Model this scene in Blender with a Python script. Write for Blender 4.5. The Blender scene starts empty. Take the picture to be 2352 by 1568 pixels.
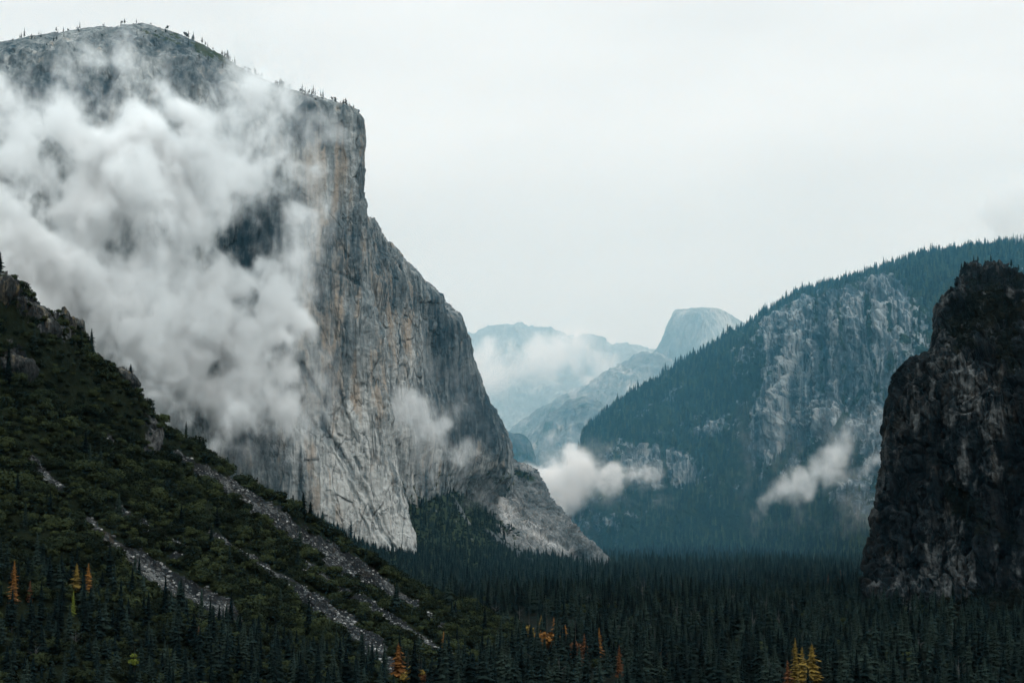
import bpy, bmesh, math, random
import numpy as np

random.seed(7)
RNG = np.random.default_rng(11)
SC = bpy.context.scene
COL = SC.collection
D = bpy.data
R = math.radians

# ------------------------------------------------------------------ camera
W0, H0 = 2352.0, 1568.0                       # measuring frame of the photograph
FPX = 3970.0                                  # focal length in those pixels
PITCH = math.atan(373.0 / FPX)
cd = D.cameras.new("camera")
cam = D.objects.new("camera", cd)
COL.objects.link(cam)
cam.location = (0, 0, 0)
cam.rotation_euler = (math.pi / 2 + PITCH, 0, 0)
cd.sensor_width = 36.0
cd.lens = 36.0 * FPX / W0
cd.clip_start = 1.0
cd.clip_end = 120000.0
SC.camera = cam
CP, SP = math.cos(PITCH), math.sin(PITCH)


def ray(px, py):
    x = (np.asarray(px, float) - W0 / 2) / FPX
    y = (H0 / 2 - np.asarray(py, float)) / FPX
    return x, CP - y * SP, SP + y * CP        # world x, forward y, up z


def at(px, py, Y):
    """world point seen at (px, py) that lies Y metres ahead of the viewpoint"""
    x, f, u = ray(px, py)
    k = np.asarray(Y, float) / f
    return np.stack([x * k, f * k, u * k], -1)


def project(P):
    P = np.asarray(P, float)
    d = P[..., 1] * CP + P[..., 2] * SP
    v = -P[..., 1] * SP + P[..., 2] * CP
    return W0 / 2 + FPX * P[..., 0] / d, H0 / 2 - FPX * v / d


# ------------------------------------------------------------------ world, sun, exposure
SUN_EL, SUN_AZ = 52.0, 142.0                  # degrees; azimuth clockwise from the view direction
world = D.worlds.new("World")
SC.world = world
world.use_nodes = True
wn, wl = world.node_tree.nodes, world.node_tree.links
wn.clear()
w_out = wn.new("ShaderNodeOutputWorld")
w_bg = wn.new("ShaderNodeBackground")
w_bg.inputs["Strength"].default_value = 0.1
w_sky = wn.new("ShaderNodeTexSky")
w_sky.sky_type = "NISHITA"
w_sky.sun_disc = False
w_sky.sun_elevation = R(SUN_EL)
w_sky.sun_rotation = R(SUN_AZ)
w_sky.air_density = 1.0
w_sky.dust_density = 3.0
w_tc = wn.new("ShaderNodeTexCoord")
w_sep = wn.new("ShaderNodeSeparateXYZ")
w_ramp = wn.new("ShaderNodeValToRGB")         # overcast deck: brighter towards the zenith
e = w_ramp.color_ramp.elements
e[0].position, e[0].color = 0.0, (0.395, 0.445, 0.448, 1)
e[1].position, e[1].color = 1.0, (1.00, 1.17, 1.22, 1)
m = e.new(0.30); m.color = (0.525, 0.56, 0.558, 1)
m = e.new(0.10); m.color = (0.45, 0.495, 0.495, 1)
w_noise = wn.new("ShaderNodeTexNoise")
w_noise.inputs["Scale"].default_value = 2.4
w_noise.inputs["Detail"].default_value = 4.0
w_noise.inputs["Roughness"].default_value = 0.45
w_map = wn.new("ShaderNodeMapping")
w_map.inputs["Scale"].default_value = (1.0, 1.0, 3.2)
w_mr = wn.new("ShaderNodeMapRange")
w_mr.inputs["From Min"].default_value = 0.3
w_mr.inputs["From Max"].default_value = 0.7
w_mr.inputs["To Min"].default_value = 14.8
w_mr.inputs["To Max"].default_value = 19.8
w_mul = wn.new("ShaderNodeVectorMath"); w_mul.operation = "SCALE"
w_mix = wn.new("ShaderNodeMix"); w_mix.data_type = "RGBA"
w_mix.inputs["Factor"].default_value = 0.93
wl.new(w_tc.outputs["Generated"], w_sep.inputs[0])
wl.new(w_sep.outputs["Z"], w_ramp.inputs["Fac"])
wl.new(w_tc.outputs["Generated"], w_map.inputs["Vector"])
wl.new(w_map.outputs[0], w_noise.inputs["Vector"])
wl.new(w_noise.outputs["Fac"], w_mr.inputs["Value"])
wl.new(w_ramp.outputs["Color"], w_mul.inputs[0])
wl.new(w_mr.outputs["Result"], w_mul.inputs["Scale"])
wl.new(w_sky.outputs["Color"], w_mix.inputs["A"])
wl.new(w_mul.outputs["Vector"], w_mix.inputs["B"])
wl.new(w_mix.outputs["Result"], w_bg.inputs["Color"])
wl.new(w_bg.outputs[0], w_out.inputs["Surface"])

sd = D.lights.new("sun", "SUN")
sd.energy = 1.5
sd.angle = R(22)
sd.color = (1.0, 0.985, 0.95)
sun = D.objects.new("sun", sd)
COL.objects.link(sun)
az, el = R(SUN_AZ), R(SUN_EL)
from mathutils import Vector
sdir = Vector((math.sin(az) * math.cos(el), math.cos(az) * math.cos(el), math.sin(el)))
sun.rotation_euler = sdir.to_track_quat("Z", "Y").to_euler()

vs = SC.view_settings
SC.display_settings.display_device = "sRGB"
vs.view_transform = "Standard"
vs.look = "None"
vs.exposure = 0.0
vs.gamma = 1.0
vs.use_curve_mapping = False
SC.render.engine = "CYCLES"
cy = SC.cycles
cy.max_bounces = 16
cy.diffuse_bounces = 2
cy.glossy_bounces = 1
cy.transmission_bounces = 1
cy.transparent_max_bounces = 8
cy.volume_bounces = 9
cy.volume_step_rate = 1.7
cy.volume_max_steps = 256
cy.use_denoising = True
cy.denoiser = "OPENIMAGEDENOISE"
cy.use_adaptive_sampling = True
cy.adaptive_threshold = 0.025
cy.caustics_reflective = False
cy.caustics_refractive = False
FLOOR = -150.0

# ------------------------------------------------------------------ numpy noise
_perm = np.random.default_rng(3).permutation(256)
_perm = np.concatenate([_perm, _perm, _perm])
_g = np.random.default_rng(4).normal(size=(256, 3))
_g /= np.linalg.norm(_g, axis=1)[:, None]


def perlin(p):
    p = np.asarray(p, float)
    sh = p.shape[:-1]
    p = p.reshape(-1, 3)
    i = np.floor(p).astype(np.int64)
    f = p - i
    u = f * f * f * (f * (f * 6 - 15) + 10)
    i &= 255
    res = np.zeros(len(p))
    for dx in (0, 1):
        wx = u[:, 0] if dx else 1 - u[:, 0]
        a = _perm[(i[:, 0] + dx) & 255]
        for dy in (0, 1):
            wy = u[:, 1] if dy else 1 - u[:, 1]
            b = _perm[a + ((i[:, 1] + dy) & 255)]
            for dz in (0, 1):
                wz = u[:, 2] if dz else 1 - u[:, 2]
                h = _perm[b + ((i[:, 2] + dz) & 255)] & 255
                g = _g[h]
                dot = g[:, 0] * (f[:, 0] - dx) + g[:, 1] * (f[:, 1] - dy) + g[:, 2] * (f[:, 2] - dz)
                res += wx * wy * wz * dot
    return res.reshape(sh) * 1.6


def fbm(p, octaves=5, gain=0.5, lac=2.03):
    p = np.asarray(p, float)
    r, a = 0.0, 1.0
    for k in range(octaves):
        r = r + a * perlin(p * lac ** k + 17.3 * k)
        a *= gain
    return r


def ridged(p, octaves=4, gain=0.5):
    r, a = 0.0, 1.0
    for k in range(octaves):
        r = r + a * (1 - 2 * np.abs(perlin(p * 2.07 ** k + 9.1 * k)))
        a *= gain
    return r


def cells(p):
    """random value per Voronoi cell, and the distance to the nearest cell wall"""
    sh = p.shape[:-1]
    p = p.reshape(-1, 3)
    i = np.floor(p).astype(np.int64)
    f = p - i
    b1 = np.full(len(p), 9.0); b2 = np.full(len(p), 9.0); val = np.zeros(len(p))
    tx = np.zeros(len(p)); tz = np.zeros(len(p))
    for dx in (-1, 0, 1):
        for dy in (-1, 0, 1):
            for dz in (-1, 0, 1):
                h = _perm[_perm[_perm[(i[:, 0] + dx) & 255] + ((i[:, 1] + dy) & 255)] + ((i[:, 2] + dz) & 255)]
                o = _g[h & 255] * 0.5 + 0.5
                vx = dx + o[:, 0] - f[:, 0]; vy = dy + o[:, 1] - f[:, 1]; vz = dz + o[:, 2] - f[:, 2]
                d = np.sqrt(vx * vx + vy * vy + vz * vz)
                near = d < b1
                b2 = np.where(near, b1, np.minimum(b2, d))
                val = np.where(near, (h & 255) / 255.0, val)
                tx = np.where(near, vx * (o[:, 1] - 0.5), tx)
                tz = np.where(near, vz * (o[:, 2] - 0.5), tz)
                b1 = np.where(near, d, b1)
    return val.reshape(sh), (b2 - b1).reshape(sh), (tx + tz).reshape(sh)


# ------------------------------------------------------------------ sheets of terrain
def pchip(xk, yk, x):
    xk = np.asarray(xk, float); yk = np.asarray(yk, float); x = np.asarray(x, float)
    h = np.diff(xk); d = np.diff(yk, axis=0) / h.reshape(-1, *([1] * (yk.ndim - 1)))
    m_ = np.zeros_like(yk)
    if len(xk) > 2:
        w1 = (2 * h[1:] + h[:-1]).reshape(-1, *([1] * (yk.ndim - 1)))
        w2 = (h[1:] + 2 * h[:-1]).reshape(-1, *([1] * (yk.ndim - 1)))
        with np.errstate(divide="ignore", invalid="ignore"):
            hm = (w1 + w2) / (w1 / d[:-1] + w2 / d[1:])
        m_[1:-1] = np.where(d[:-1] * d[1:] > 0, hm, 0)
    m_[0] = d[0]; m_[-1] = d[-1]
    k = np.clip(np.searchsorted(xk, x) - 1, 0, len(xk) - 2)
    t = ((x - xk[k]) / h[k])
    ex = (slice(None),) + (None,) * (yk.ndim - 1)
    tt = t[ex]; hh = h[k][ex]
    return ((1 + 2 * tt) * (1 - tt) ** 2 * yk[k] + tt * (1 - tt) ** 2 * hh * m_[k]
            + tt * tt * (3 - 2 * tt) * yk[k + 1] + tt * tt * (tt - 1) * hh * m_[k + 1])


def sheet(rows, nu, nv, vt=None):
    """rows of (s, px, py, Y) from the foot to the rim -> grid of world points"""
    us = np.linspace(0, 1, nu)
    g = []
    for r in rows:
        a = np.array(r, float)
        s = (a[:, 0] - a[0, 0]) / (a[-1, 0] - a[0, 0])
        g.append(pchip(s, a[:, 1:], us))
    g = np.array(g)
    if vt is None:
        vt = np.linspace(0, 1, len(rows))
    g = pchip(np.array(vt, float), g, np.linspace(0, 1, nv))
    return at(g[..., 0], g[..., 1], g[..., 2])


def normals(P):
    du = np.gradient(P, axis=1); dv = np.gradient(P, axis=0)
    n = np.cross(du, dv)
    n /= np.linalg.norm(n, axis=-1)[..., None] + 1e-9
    return n


def smooth_normals(P, k=6):
    n = normals(P)
    for ax in (0, 1):
        c = np.cumsum(np.pad(n, [(k + 1, k) if a == ax else (0, 0) for a in range(3)], mode="edge"), axis=ax)
        sl_hi = [slice(None)] * 3; sl_lo = [slice(None)] * 3
        sl_hi[ax] = slice(2 * k + 1, None); sl_lo[ax] = slice(None, -(2 * k + 1))
        n = (c[tuple(sl_hi)] - c[tuple(sl_lo)])
    n /= np.linalg.norm(n, axis=-1)[..., None] + 1e-9
    return n


def grid_mesh(name, P, mat, attrs=None, flip=False):
    nv, nu = P.shape[:2]
    me = D.meshes.new(name)
    n = nv * nu
    me.vertices.add(n)
    me.vertices.foreach_set("co", P.reshape(-1).astype(np.float32))
    idx = np.arange(n).reshape(nv, nu)
    q = np.stack([idx[:-1, :-1], idx[:-1, 1:], idx[1:, 1:], idx[1:, :-1]], -1).reshape(-1, 4)
    if flip:
        q = q[:, ::-1]
    me.loops.add(q.size)
    me.loops.foreach_set("vertex_index", q.reshape(-1).astype(np.int32))
    me.polygons.add(len(q))
    me.polygons.foreach_set("loop_start", np.arange(0, q.size, 4, dtype=np.int32))
    me.polygons.foreach_set("use_smooth", np.ones(len(q), bool))
    me.update(calc_edges=True)
    for k, v in (attrs or {}).items():
        at_ = me.attributes.new(k, "FLOAT", "POINT")
        at_.data.foreach_set("value", np.asarray(v, np.float32).reshape(-1))
    me.materials.append(mat)
    o = D.objects.new(name, me)
    COL.objects.link(o)
    return o


def tag(o, label=None, cat=None, group=None, kind=None):
    if label: o["label"] = label
    if cat: o["category"] = cat
    if group: o["group"] = group
    if kind: o["kind"] = kind
    return o


def spots(P, lst):
    """sum of soft elliptical patches (px, py, rx, ry, angle, value)"""
    px, py = project(P)
    r = np.zeros(px.shape)
    for (x, y, rx, ry, a, v) in lst:
        c, s = math.cos(R(a)), math.sin(R(a))
        dx, dy = px - x, py - y
        u, w = (dx * c + dy * s) / rx, (-dx * s + dy * c) / ry
        r += v * np.exp(-(u * u + w * w))
    return r


def strip(P, pts):
    """0..1 nearness to a polyline of (px, py, halfwidth)"""
    px, py = project(P)
    best = np.zeros(px.shape)
    for (x0, y0, w0), (x1, y1, w1) in zip(pts[:-1], pts[1:]):
        dx, dy = x1 - x0, y1 - y0
        t = np.clip(((px - x0) * dx + (py - y0) * dy) / (dx * dx + dy * dy), 0, 1)
        d = np.hypot(px - x0 - t * dx, py - y0 - t * dy) / (w0 + t * (w1 - w0))
        best = np.maximum(best, np.clip(1.6 - d, 0, 1))
    return best


# ------------------------------------------------------------------ materials
class N:
    """small helper for writing shader nodes"""
    def __init__(self, name):
        self.m = D.materials.new(name)
        self.m.use_nodes = True
        self.t = self.m.node_tree
        self.t.nodes.clear()
        self.out = self.t.nodes.new("ShaderNodeOutputMaterial")

    def n(self, typ, **kw):
        nd = self.t.nodes.new(typ)
        for k, v in kw.items():
            setattr(nd, k, v)
        return nd

    def set(self, sock, v):
        if isinstance(v, bpy.types.NodeSocket):
            self.t.links.new(v, sock)
        else:
            sock.default_value = v

    def math(self, op, a, b=0.0, clamp=False):
        nd = self.n("ShaderNodeMath", operation=op, use_clamp=clamp)
        self.set(nd.inputs[0], a); self.set(nd.inputs[1], b)
        return nd.outputs[0]

    def coords(self, scale):
        tc = self.n("ShaderNodeTexCoord")
        mp = self.n("ShaderNodeMapping")
        mp.inputs["Scale"].default_value = scale
        self.t.links.new(tc.outputs["Object"], mp.inputs["Vector"])
        return mp.outputs[0]

    def noise(self, vec, detail=5.0, rough=0.55, dist=0.0, scale=1.0):
        nd = self.n("ShaderNodeTexNoise")
        self.set(nd.inputs["Vector"], vec)
        nd.inputs["Scale"].default_value = scale
        nd.inputs["Detail"].default_value = detail
        nd.inputs["Roughness"].default_value = rough
        nd.inputs["Distortion"].default_value = dist
        return nd.outputs["Fac"]

    def maprange(self, v, a, b, c=0.0, d=1.0, smooth=False):
        nd = self.n("ShaderNodeMapRange")
        if smooth: nd.interpolation_type = "SMOOTHSTEP"
        self.set(nd.inputs["Value"], v)
        for k, x in zip(("From Min", "From Max", "To Min", "To Max"), (a, b, c, d)):
            self.set(nd.inputs[k], x)
        return nd.outputs["Result"]

    def ramp(self, v, stops):
        nd = self.n("ShaderNodeValToRGB")
        el = nd.color_ramp.elements
        while len(el) < len(stops): el.new(0.5)
        for x, (p, c) in zip(el, stops):
            x.position = p; x.color = (*c, 1)
        self.set(nd.inputs["Fac"], v)
        return nd.outputs["Color"]

    def mix(self, f, a, b):
        nd = self.n("ShaderNodeMix", data_type="RGBA")
        self.set(nd.inputs["Factor"], f)
        self.set(nd.inputs["A"], a if isinstance(a, bpy.types.NodeSocket) else (*a, 1))
        self.set(nd.inputs["B"], b if isinstance(b, bpy.types.NodeSocket) else (*b, 1))
        return nd.outputs["Result"]

    def attr(self, name):
        nd = self.n("ShaderNodeAttribute", attribute_name=name)
        return nd.outputs["Fac"]

    def finish(self, color, rough=0.9, bump=None, bump_dist=1.0, bump_str=1.0, spec=0.03):
        b = self.n("ShaderNodeBsdfPrincipled")
        self.set(b.inputs["Base Color"], color if isinstance(color, bpy.types.NodeSocket) else (*color, 1))
        self.set(b.inputs["Roughness"], rough)
        b.inputs["Specular IOR Level"].default_value = spec
        if bump is not None:
            bp = self.n("ShaderNodeBump")
            bp.inputs["Strength"].default_value = bump_str
            bp.inputs["Distance"].default_value = bump_dist
            self.set(bp.inputs["Height"], bump)
            self.t.links.new(bp.outputs[0], b.inputs["Normal"])
        self.t.links.new(b.outputs[0], self.out.inputs["Surface"])
        return self.m


def rock_material(name, dark, mid, light, warm, veg=(0.020, 0.032, 0.020), k=1.0, streak=1.0, warm_amt=1.0,
                  veg_tint=(0.035, 0.045, 0.018), contrast=1.0, bump=6.0):
    s = N(name)
    streaks = s.noise(s.coords((1 / (16 * k), 1 / (16 * k), 1 / (260 * k))), 5, 0.6, 0.3)
    broad = s.noise(s.coords((1 / (90 * k), 1 / (90 * k), 1 / (170 * k))), 6, 0.6, 0.5)
    patch = s.noise(s.coords((1 / (260 * k),) * 3), 6, 0.55, 0.6)
    fine = s.noise(s.coords((1 / (9 * k), 1 / (9 * k), 1 / (14 * k))), 6, 0.65)
    tone = s.math("MULTIPLY", s.math("SUBTRACT", streaks, 0.5), 1.5 * streak)
    tone = s.math("ADD", tone, s.math("MULTIPLY", s.math("SUBTRACT", broad, 0.5), 1.2 * contrast))
    tone = s.math("ADD", tone, s.math("MULTIPLY", s.math("SUBTRACT", patch, 0.5), 0.9 * contrast))
    tone = s.math("ADD", tone, s.math("MULTIPLY", s.math("SUBTRACT", fine, 0.5), 0.75))
    tone = s.math("ADD", s.math("ADD", tone, 0.5), s.math("MULTIPLY", s.attr("tone"), 0.5), clamp=True)
    col = s.ramp(tone, [(0.05, dark), (0.38, [d * 0.45 + m_ * 0.55 for d, m_ in zip(dark, mid)]), (0.6, mid), (0.95, light)])
    wst = s.noise(s.coords((1 / (30 * k), 1 / (30 * k), 1 / (200 * k))), 4, 0.6, 0.4)
    wst = s.math("ADD", wst, s.math("MULTIPLY", s.attr("warm"), 0.16))
    wf = s.math("MULTIPLY", s.maprange(wst, 0.50, 0.68, 0, 0.75 * warm_amt, True), s.maprange(tone, 0.3, 0.6))
    col = s.mix(wf, col, warm)
    # cracks and ledges
    st = s.noise(s.coords((1 / (11 * k), 1 / (11 * k), 1 / (520 * k))), 4, 0.62, 0.15)
    stm = s.noise(s.coords((1 / (120 * k), 1 / (120 * k), 1 / (300 * k))), 3, 0.5)
    sf = s.math("MULTIPLY", s.maprange(st, 0.50, 0.64, 0, 1, True), s.maprange(s.math("ADD", stm, s.math("MULTIPLY", s.attr("stain"), 0.3)), 0.42, 0.62, 0, 0.85 * min(streak, 1.0)))
    col = s.mix(sf, col, [d * 1.3 for d in dark])
    c1 = s.noise(s.coords((1 / (70 * k), 1 / (70 * k), 1 / (260 * k))), 3, 0.6, 0.7)
    l1 = s.maprange(s.math("ABSOLUTE", s.math("SUBTRACT", c1, 0.5)), 0.0, 0.018, 1, 0, True)
    c2 = s.noise(s.coords((1 / (30 * k), 1 / (30 * k), 1 / (80 * k))), 3, 0.6, 0.8)
    l2 = s.maprange(s.math("ABSOLUTE", s.math("SUBTRACT", c2, 0.5)), 0.0, 0.018, 0.45, 0, True)
    crack = s.math("MAXIMUM", l1, l2)
    col = s.mix(s.math("MULTIPLY", crack, 0.55), col, [d * 0.6 for d in dark])
    # plants rooted on the rock
    v = s.math("ADD", s.attr("veg"), s.math("MULTIPLY", s.math("SUBTRACT", s.noise(s.coords((1 / (34 * k),) * 3), 6, 0.65), 0.5), 1.7))
    vf = s.maprange(v, 0.44, 0.56, 0, 1, True)
    vcol = s.mix(s.maprange(s.noise(s.coords((1 / (60 * k),) * 3), 5, 0.6), 0.4, 0.65), veg, veg_tint)
    col = s.mix(vf, col, vcol)
    h = s.math("ADD", s.math("MULTIPLY", fine, 0.8), s.math("MULTIPLY", streaks, 0.9))
    h = s.math("SUBTRACT", h, s.math("MULTIPLY", crack, 0.35))
    return s.finish(col, 0.88, h, bump * k, 1.0)


def leaf_material(name, base, tip, bright, var=0.5):
    s = N(name)
    oi = s.n("ShaderNodeObjectInfo")
    nz = s.noise(s.coords((0.22, 0.22, 0.22)), 3, 0.6)
    f = s.maprange(nz, 0.35, 0.68)
    col = s.mix(f, base, tip)
    col = s.mix(s.math("MULTIPLY", s.maprange(oi.outputs["Random"], 0.45, 1.0), var), col, bright)
    col = s.mix(s.maprange(oi.outputs["Random"], 0.0, 0.4, 0.6 * var, 0.0), col, [b_ * 0.35 for b_ in base])
    b = s.n("ShaderNodeBsdfPrincipled")
    s.set(b.inputs["Base Color"], col)
    b.inputs["Roughness"].default_value = 0.9
    b.inputs["Specular IOR Level"].default_value = 0.02
    s.t.links.new(b.outputs[0], s.out.inputs["Surface"])
    return s.m


M_CAP = rock_material("granite_wall", (0.022, 0.040, 0.052), (0.180, 0.198, 0.200), (0.41, 0.415, 0.40), (0.30, 0.235, 0.175), bump=4.0)
M_APRON = rock_material("granite_apron", (0.03, 0.04, 0.045), (0.17, 0.18, 0.182), (0.46, 0.46, 0.45), (0.38, 0.33, 0.27),
                        k=0.7, streak=0.4, warm_amt=0.4)
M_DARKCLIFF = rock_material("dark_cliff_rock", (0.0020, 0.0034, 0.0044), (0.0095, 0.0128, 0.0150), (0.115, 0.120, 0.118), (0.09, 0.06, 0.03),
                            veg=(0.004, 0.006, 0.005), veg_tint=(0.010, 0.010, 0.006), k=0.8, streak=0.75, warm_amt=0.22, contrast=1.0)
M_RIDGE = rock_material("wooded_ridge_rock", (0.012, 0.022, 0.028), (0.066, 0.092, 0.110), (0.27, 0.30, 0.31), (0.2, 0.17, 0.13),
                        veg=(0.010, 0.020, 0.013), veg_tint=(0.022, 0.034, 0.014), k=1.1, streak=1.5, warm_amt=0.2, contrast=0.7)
M_FAR = rock_material("distant_rock", (0.03, 0.04, 0.045), (0.15, 0.165, 0.17), (0.42, 0.41, 0.38), (0.3, 0.27, 0.22),
                      veg=(0.02, 0.03, 0.022), k=3.0, streak=0.9, warm_amt=0.4)
M_SLOPE = rock_material("brushy_slope_soil", (0.004, 0.005, 0.006), (0.014, 0.016, 0.0175), (0.12, 0.122, 0.12), (0.06, 0.045, 0.025),
                        veg=(0.006, 0.009, 0.005), veg_tint=(0.010, 0.013, 0.006), k=0.35, streak=0.6, warm_amt=0.5)
M_OUTCROP = rock_material('hillside_outcrop', (0.006, 0.008, 0.009), (0.045, 0.047, 0.046), (0.20, 0.19, 0.165), (0.26, 0.185, 0.085),
                          veg=(0.006, 0.009, 0.005), veg_tint=(0.010, 0.013, 0.006), k=0.3, streak=0.9, warm_amt=0.7)
M_FLOOR = rock_material("forest_floor_soil", (0.003, 0.004, 0.003), (0.005, 0.006, 0.005), (0.012, 0.012, 0.010), (0.01, 0.008, 0.006),
                        veg=(0.003, 0.005, 0.0035), veg_tint=(0.005, 0.007, 0.004), k=1.0, streak=0.1, warm_amt=0.2)


def granite_disp(P, k=1.0, big=18.0, col=7.0, flake=5.0, fine=2.0):
    p = P / k
    d = big * fbm(p / 230.0, 4)
    d += col * ridged(p * np.array([1 / 42.0, 1 / 42.0, 1 / 330.0]), 4)
    w = p + 14 * np.stack([perlin(p / 40.0), perlin(p / 40.0 + 31), perlin(p / 60.0 + 77)], -1)
    v, edge, tilt = cells(w * np.array([1 / 46.0, 1 / 46.0, 1 / 240.0]))
    d += flake * (v - 0.5) * 2 + flake * 1.6 * tilt - flake * 0.5 * np.clip(1 - edge / 0.10, 0, 1)
    v, edge, tilt = cells(w * np.array([1 / 17.0, 1 / 17.0, 1 / 70.0]) + 5)
    d += 0.28 * flake * ((v - 0.5) * 2 + 1.6 * tilt)
    d += fine * fbm(p / 12.0, 4, 0.6)
    return d * k


def displaced(P, d, k=6):
    n = smooth_normals(P, k)
    s = np.sign((n * P).sum(-1).mean())      # outward = towards the viewpoint
    return P - s * n * d[..., None]

# ------------------------------------------------------------------ valley floor
def graded(a, b, n, c, p=3.0):
    t = np.linspace(-1, 1, n)
    s = np.sign(t) * np.abs(t) ** p
    return np.where(s < 0, c + s * (c - a), c + s * (b - c))


gx = graded(-24000, 24000, 220, 300.0)
gy = graded(-12000, 36000, 260, 3000.0)
GX, GY = np.meshgrid(gx, gy)
GP = np.stack([GX, GY, np.zeros_like(GX)], -1)
GP[..., 2] = FLOOR + 5 * fbm(GP / 420.0, 3) - 4.0
ground = grid_mesh("valley_floor", GP, M_FLOOR, {"veg": np.full(GX.shape, 0.7), "tone": np.zeros(GX.shape)})
tag(ground, "flat wooded valley floor between the cliffs", "valley floor", kind="structure")


def floor_z(x, y):
    p = np.stack([x, y, np.zeros_like(x)], -1)
    return FLOOR + 5 * fbm(p / 420.0, 3) - 4.0


# the mountainside that carries the viewpoint: unseen, added behind the camera to shut off low sky light
bx = np.linspace(-6500, 6500, 160); bt = np.linspace(0, 1, 60)
BX, BT = np.meshgrid(bx, bt)
BP = np.stack([BX, -60 - 3600 * BT, FLOOR - 30 + 1050 * np.clip(BT * 1.5, 0, 1) ** 0.9 - 300 * np.clip(BT - 0.7, 0, 1)], -1)
BP[..., 2] += 60 * fbm(BP / 500.0, 4) * np.clip(BT * 6, 0, 1)
BP[..., 2] += np.where(BT < 0.06, 0, 0)
hill = grid_mesh("unseen_hillside", BP, M_RIDGE, {"veg": 0.8 + 0 * BX, "tone": 0 * BX})
tag(hill, "unseen wooded mountainside added behind the viewpoint to block low sky light", "hillside", kind="structure")

# ------------------------------------------------------------------ the great granite wall
cap_rows = [
    [(0, -260, 1360, 3130), (.12, 0, 1330, 3180), (.35, 420, 1320, 3300), (.62, 760, 1330, 3400), (.84, 962, 1345, 3440), (.90, 958, 1342, 3500), (1, 860, 1330, 3900)],
    [(0, -260, 1200, 3150), (.12, 0, 1190, 3200), (.35, 420, 1190, 3320), (.62, 760, 1205, 3400), (.84, 942, 1262, 3450), (.90, 938, 1258, 3500), (1, 840, 1250, 3900)],
    [(0, -260, 1030, 3170), (.12, 0, 1030, 3220), (.35, 420, 1030, 3340), (.62, 740, 1050, 3400), (.84, 911, 1090, 3455), (.90, 907, 1088, 3510), (1, 830, 1090, 3900)],
    [(0, -260, 850, 3190), (.12, 0, 850, 3240), (.35, 420, 860, 3360), (.62, 720, 880, 3420), (.84, 890, 920, 3465), (.90, 888, 918, 3520), (1, 820, 920, 3900)],
    [(0, -260, 640, 3200), (.12, 0, 650, 3260), (.35, 420, 660, 3380), (.62, 700, 680, 3440), (.84, 858, 720, 3478), (.90, 856, 718, 3530), (1, 790, 720, 3900)],
    [(0, -260, 420, 3220), (.12, 0, 430, 3280), (.35, 420, 440, 3400), (.62, 690, 470, 3455), (.84, 838, 520, 3490), (.90, 836, 518, 3540), (1, 770, 520, 3900)],
    [(0, -260, 250, 3240), (.12, 0, 260, 3300), (.35, 420, 280, 3410), (.62, 690, 330, 3465), (.84, 834, 400, 3500), (.90, 832, 398, 3550), (1, 770, 400, 3900)],
    [(0, -260, 160, 3300), (.12, 0, 170, 3340), (.35, 420, 205, 3430), (.62, 690, 245, 3475), (.84, 824, 290, 3505), (.90, 820, 284, 3560), (1, 770, 300, 3900)],
    [(0, -260, 125, 3370), (.12, 0, 118, 3400), (.24, 240, 92, 3480), (.35, 420, 130, 3500), (.52, 600, 200, 3510), (.62, 700, 226, 3510), (.76, 790, 250, 3515), (.84, 818, 268, 3518), (.90, 812, 264, 3570), (1, 770, 280, 3900)],
    [(0, -260, 108, 3520), (.12, 0, 100, 3540), (.24, 240, 66, 3620), (.30, 320, 64, 3620), (.35, 420, 92, 3640), (.52, 600, 182, 3620), (.62, 690, 214, 3600), (.76, 780, 241, 3570), (.84, 806, 254, 3560), (.90, 800, 254, 3600), (1, 760, 270, 3900)],
    [(0, -260, 125, 4300), (.12, 0, 118, 4300), (.24, 240, 84, 4400), (.30, 320, 82, 4400), (.35, 420, 110, 4400), (.52, 600, 200, 4300), (.62, 690, 232, 4200), (.76, 770, 262, 4150), (.84, 790, 275, 4150), (.90, 786, 278, 4150), (1, 750, 290, 4200)],
]
vt = [0, .12, .25, .38, .52, .66, .77, .855, .91, .955, 1.0]
P = sheet(cap_rows, 640, 900, vt)
u = np.linspace(0, 1, 640)[None, :]; v = np.linspace(0, 1, 900)[:, None]
amp = np.clip(1.0 - (v - 0.88) / 0.1, 0.45, 1.0) * np.ones_like(u)
d = granite_disp(P, 1.0, 13, 7, 3.6, 1.3) * amp
# deep gullies and diagonal ramps on the lower wall
px, py = project(P)
wob = 9 * fbm(P / 70.0, 3)
gully = np.zeros(P.shape[:2])
for pts, dep in (([(735, 960, 6), (800, 1060, 8), (850, 1170, 7), (905, 1262, 5)], 11), ([(752, 1000, 4), (790, 1090, 5), (868, 1240, 4)], 6),
                 ([(690, 840, 7), (742, 930, 8), (760, 1000, 5)], 9), ([(660, 1080, 7), (720, 1190, 6)], 9),
                 ([(250, 110, 8), (262, 170, 10), (232, 260, 12)], 12), ([(478, 150, 8), (515, 260, 7), (520, 330, 7)], 10),
                 ([(705, 600, 4), (820, 650, 4), (850, 690, 4)], 5), ([(820, 1050, 4), (900, 1240, 5)], 7), ([(780, 900, 4), (812, 1010, 4)], 6)):
    Pw_ = P + np.stack([wob, 0 * wob, 0 * wob], -1)
    sg = strip(Pw_, pts) ** 2 * np.clip(0.75 + fbm(P / 60.0 + 9, 3), 0, 1.4)
    d -= 0.5 * dep * sg
    gully += 0.075 * dep * sg
PC = displaced(P, d)
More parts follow.
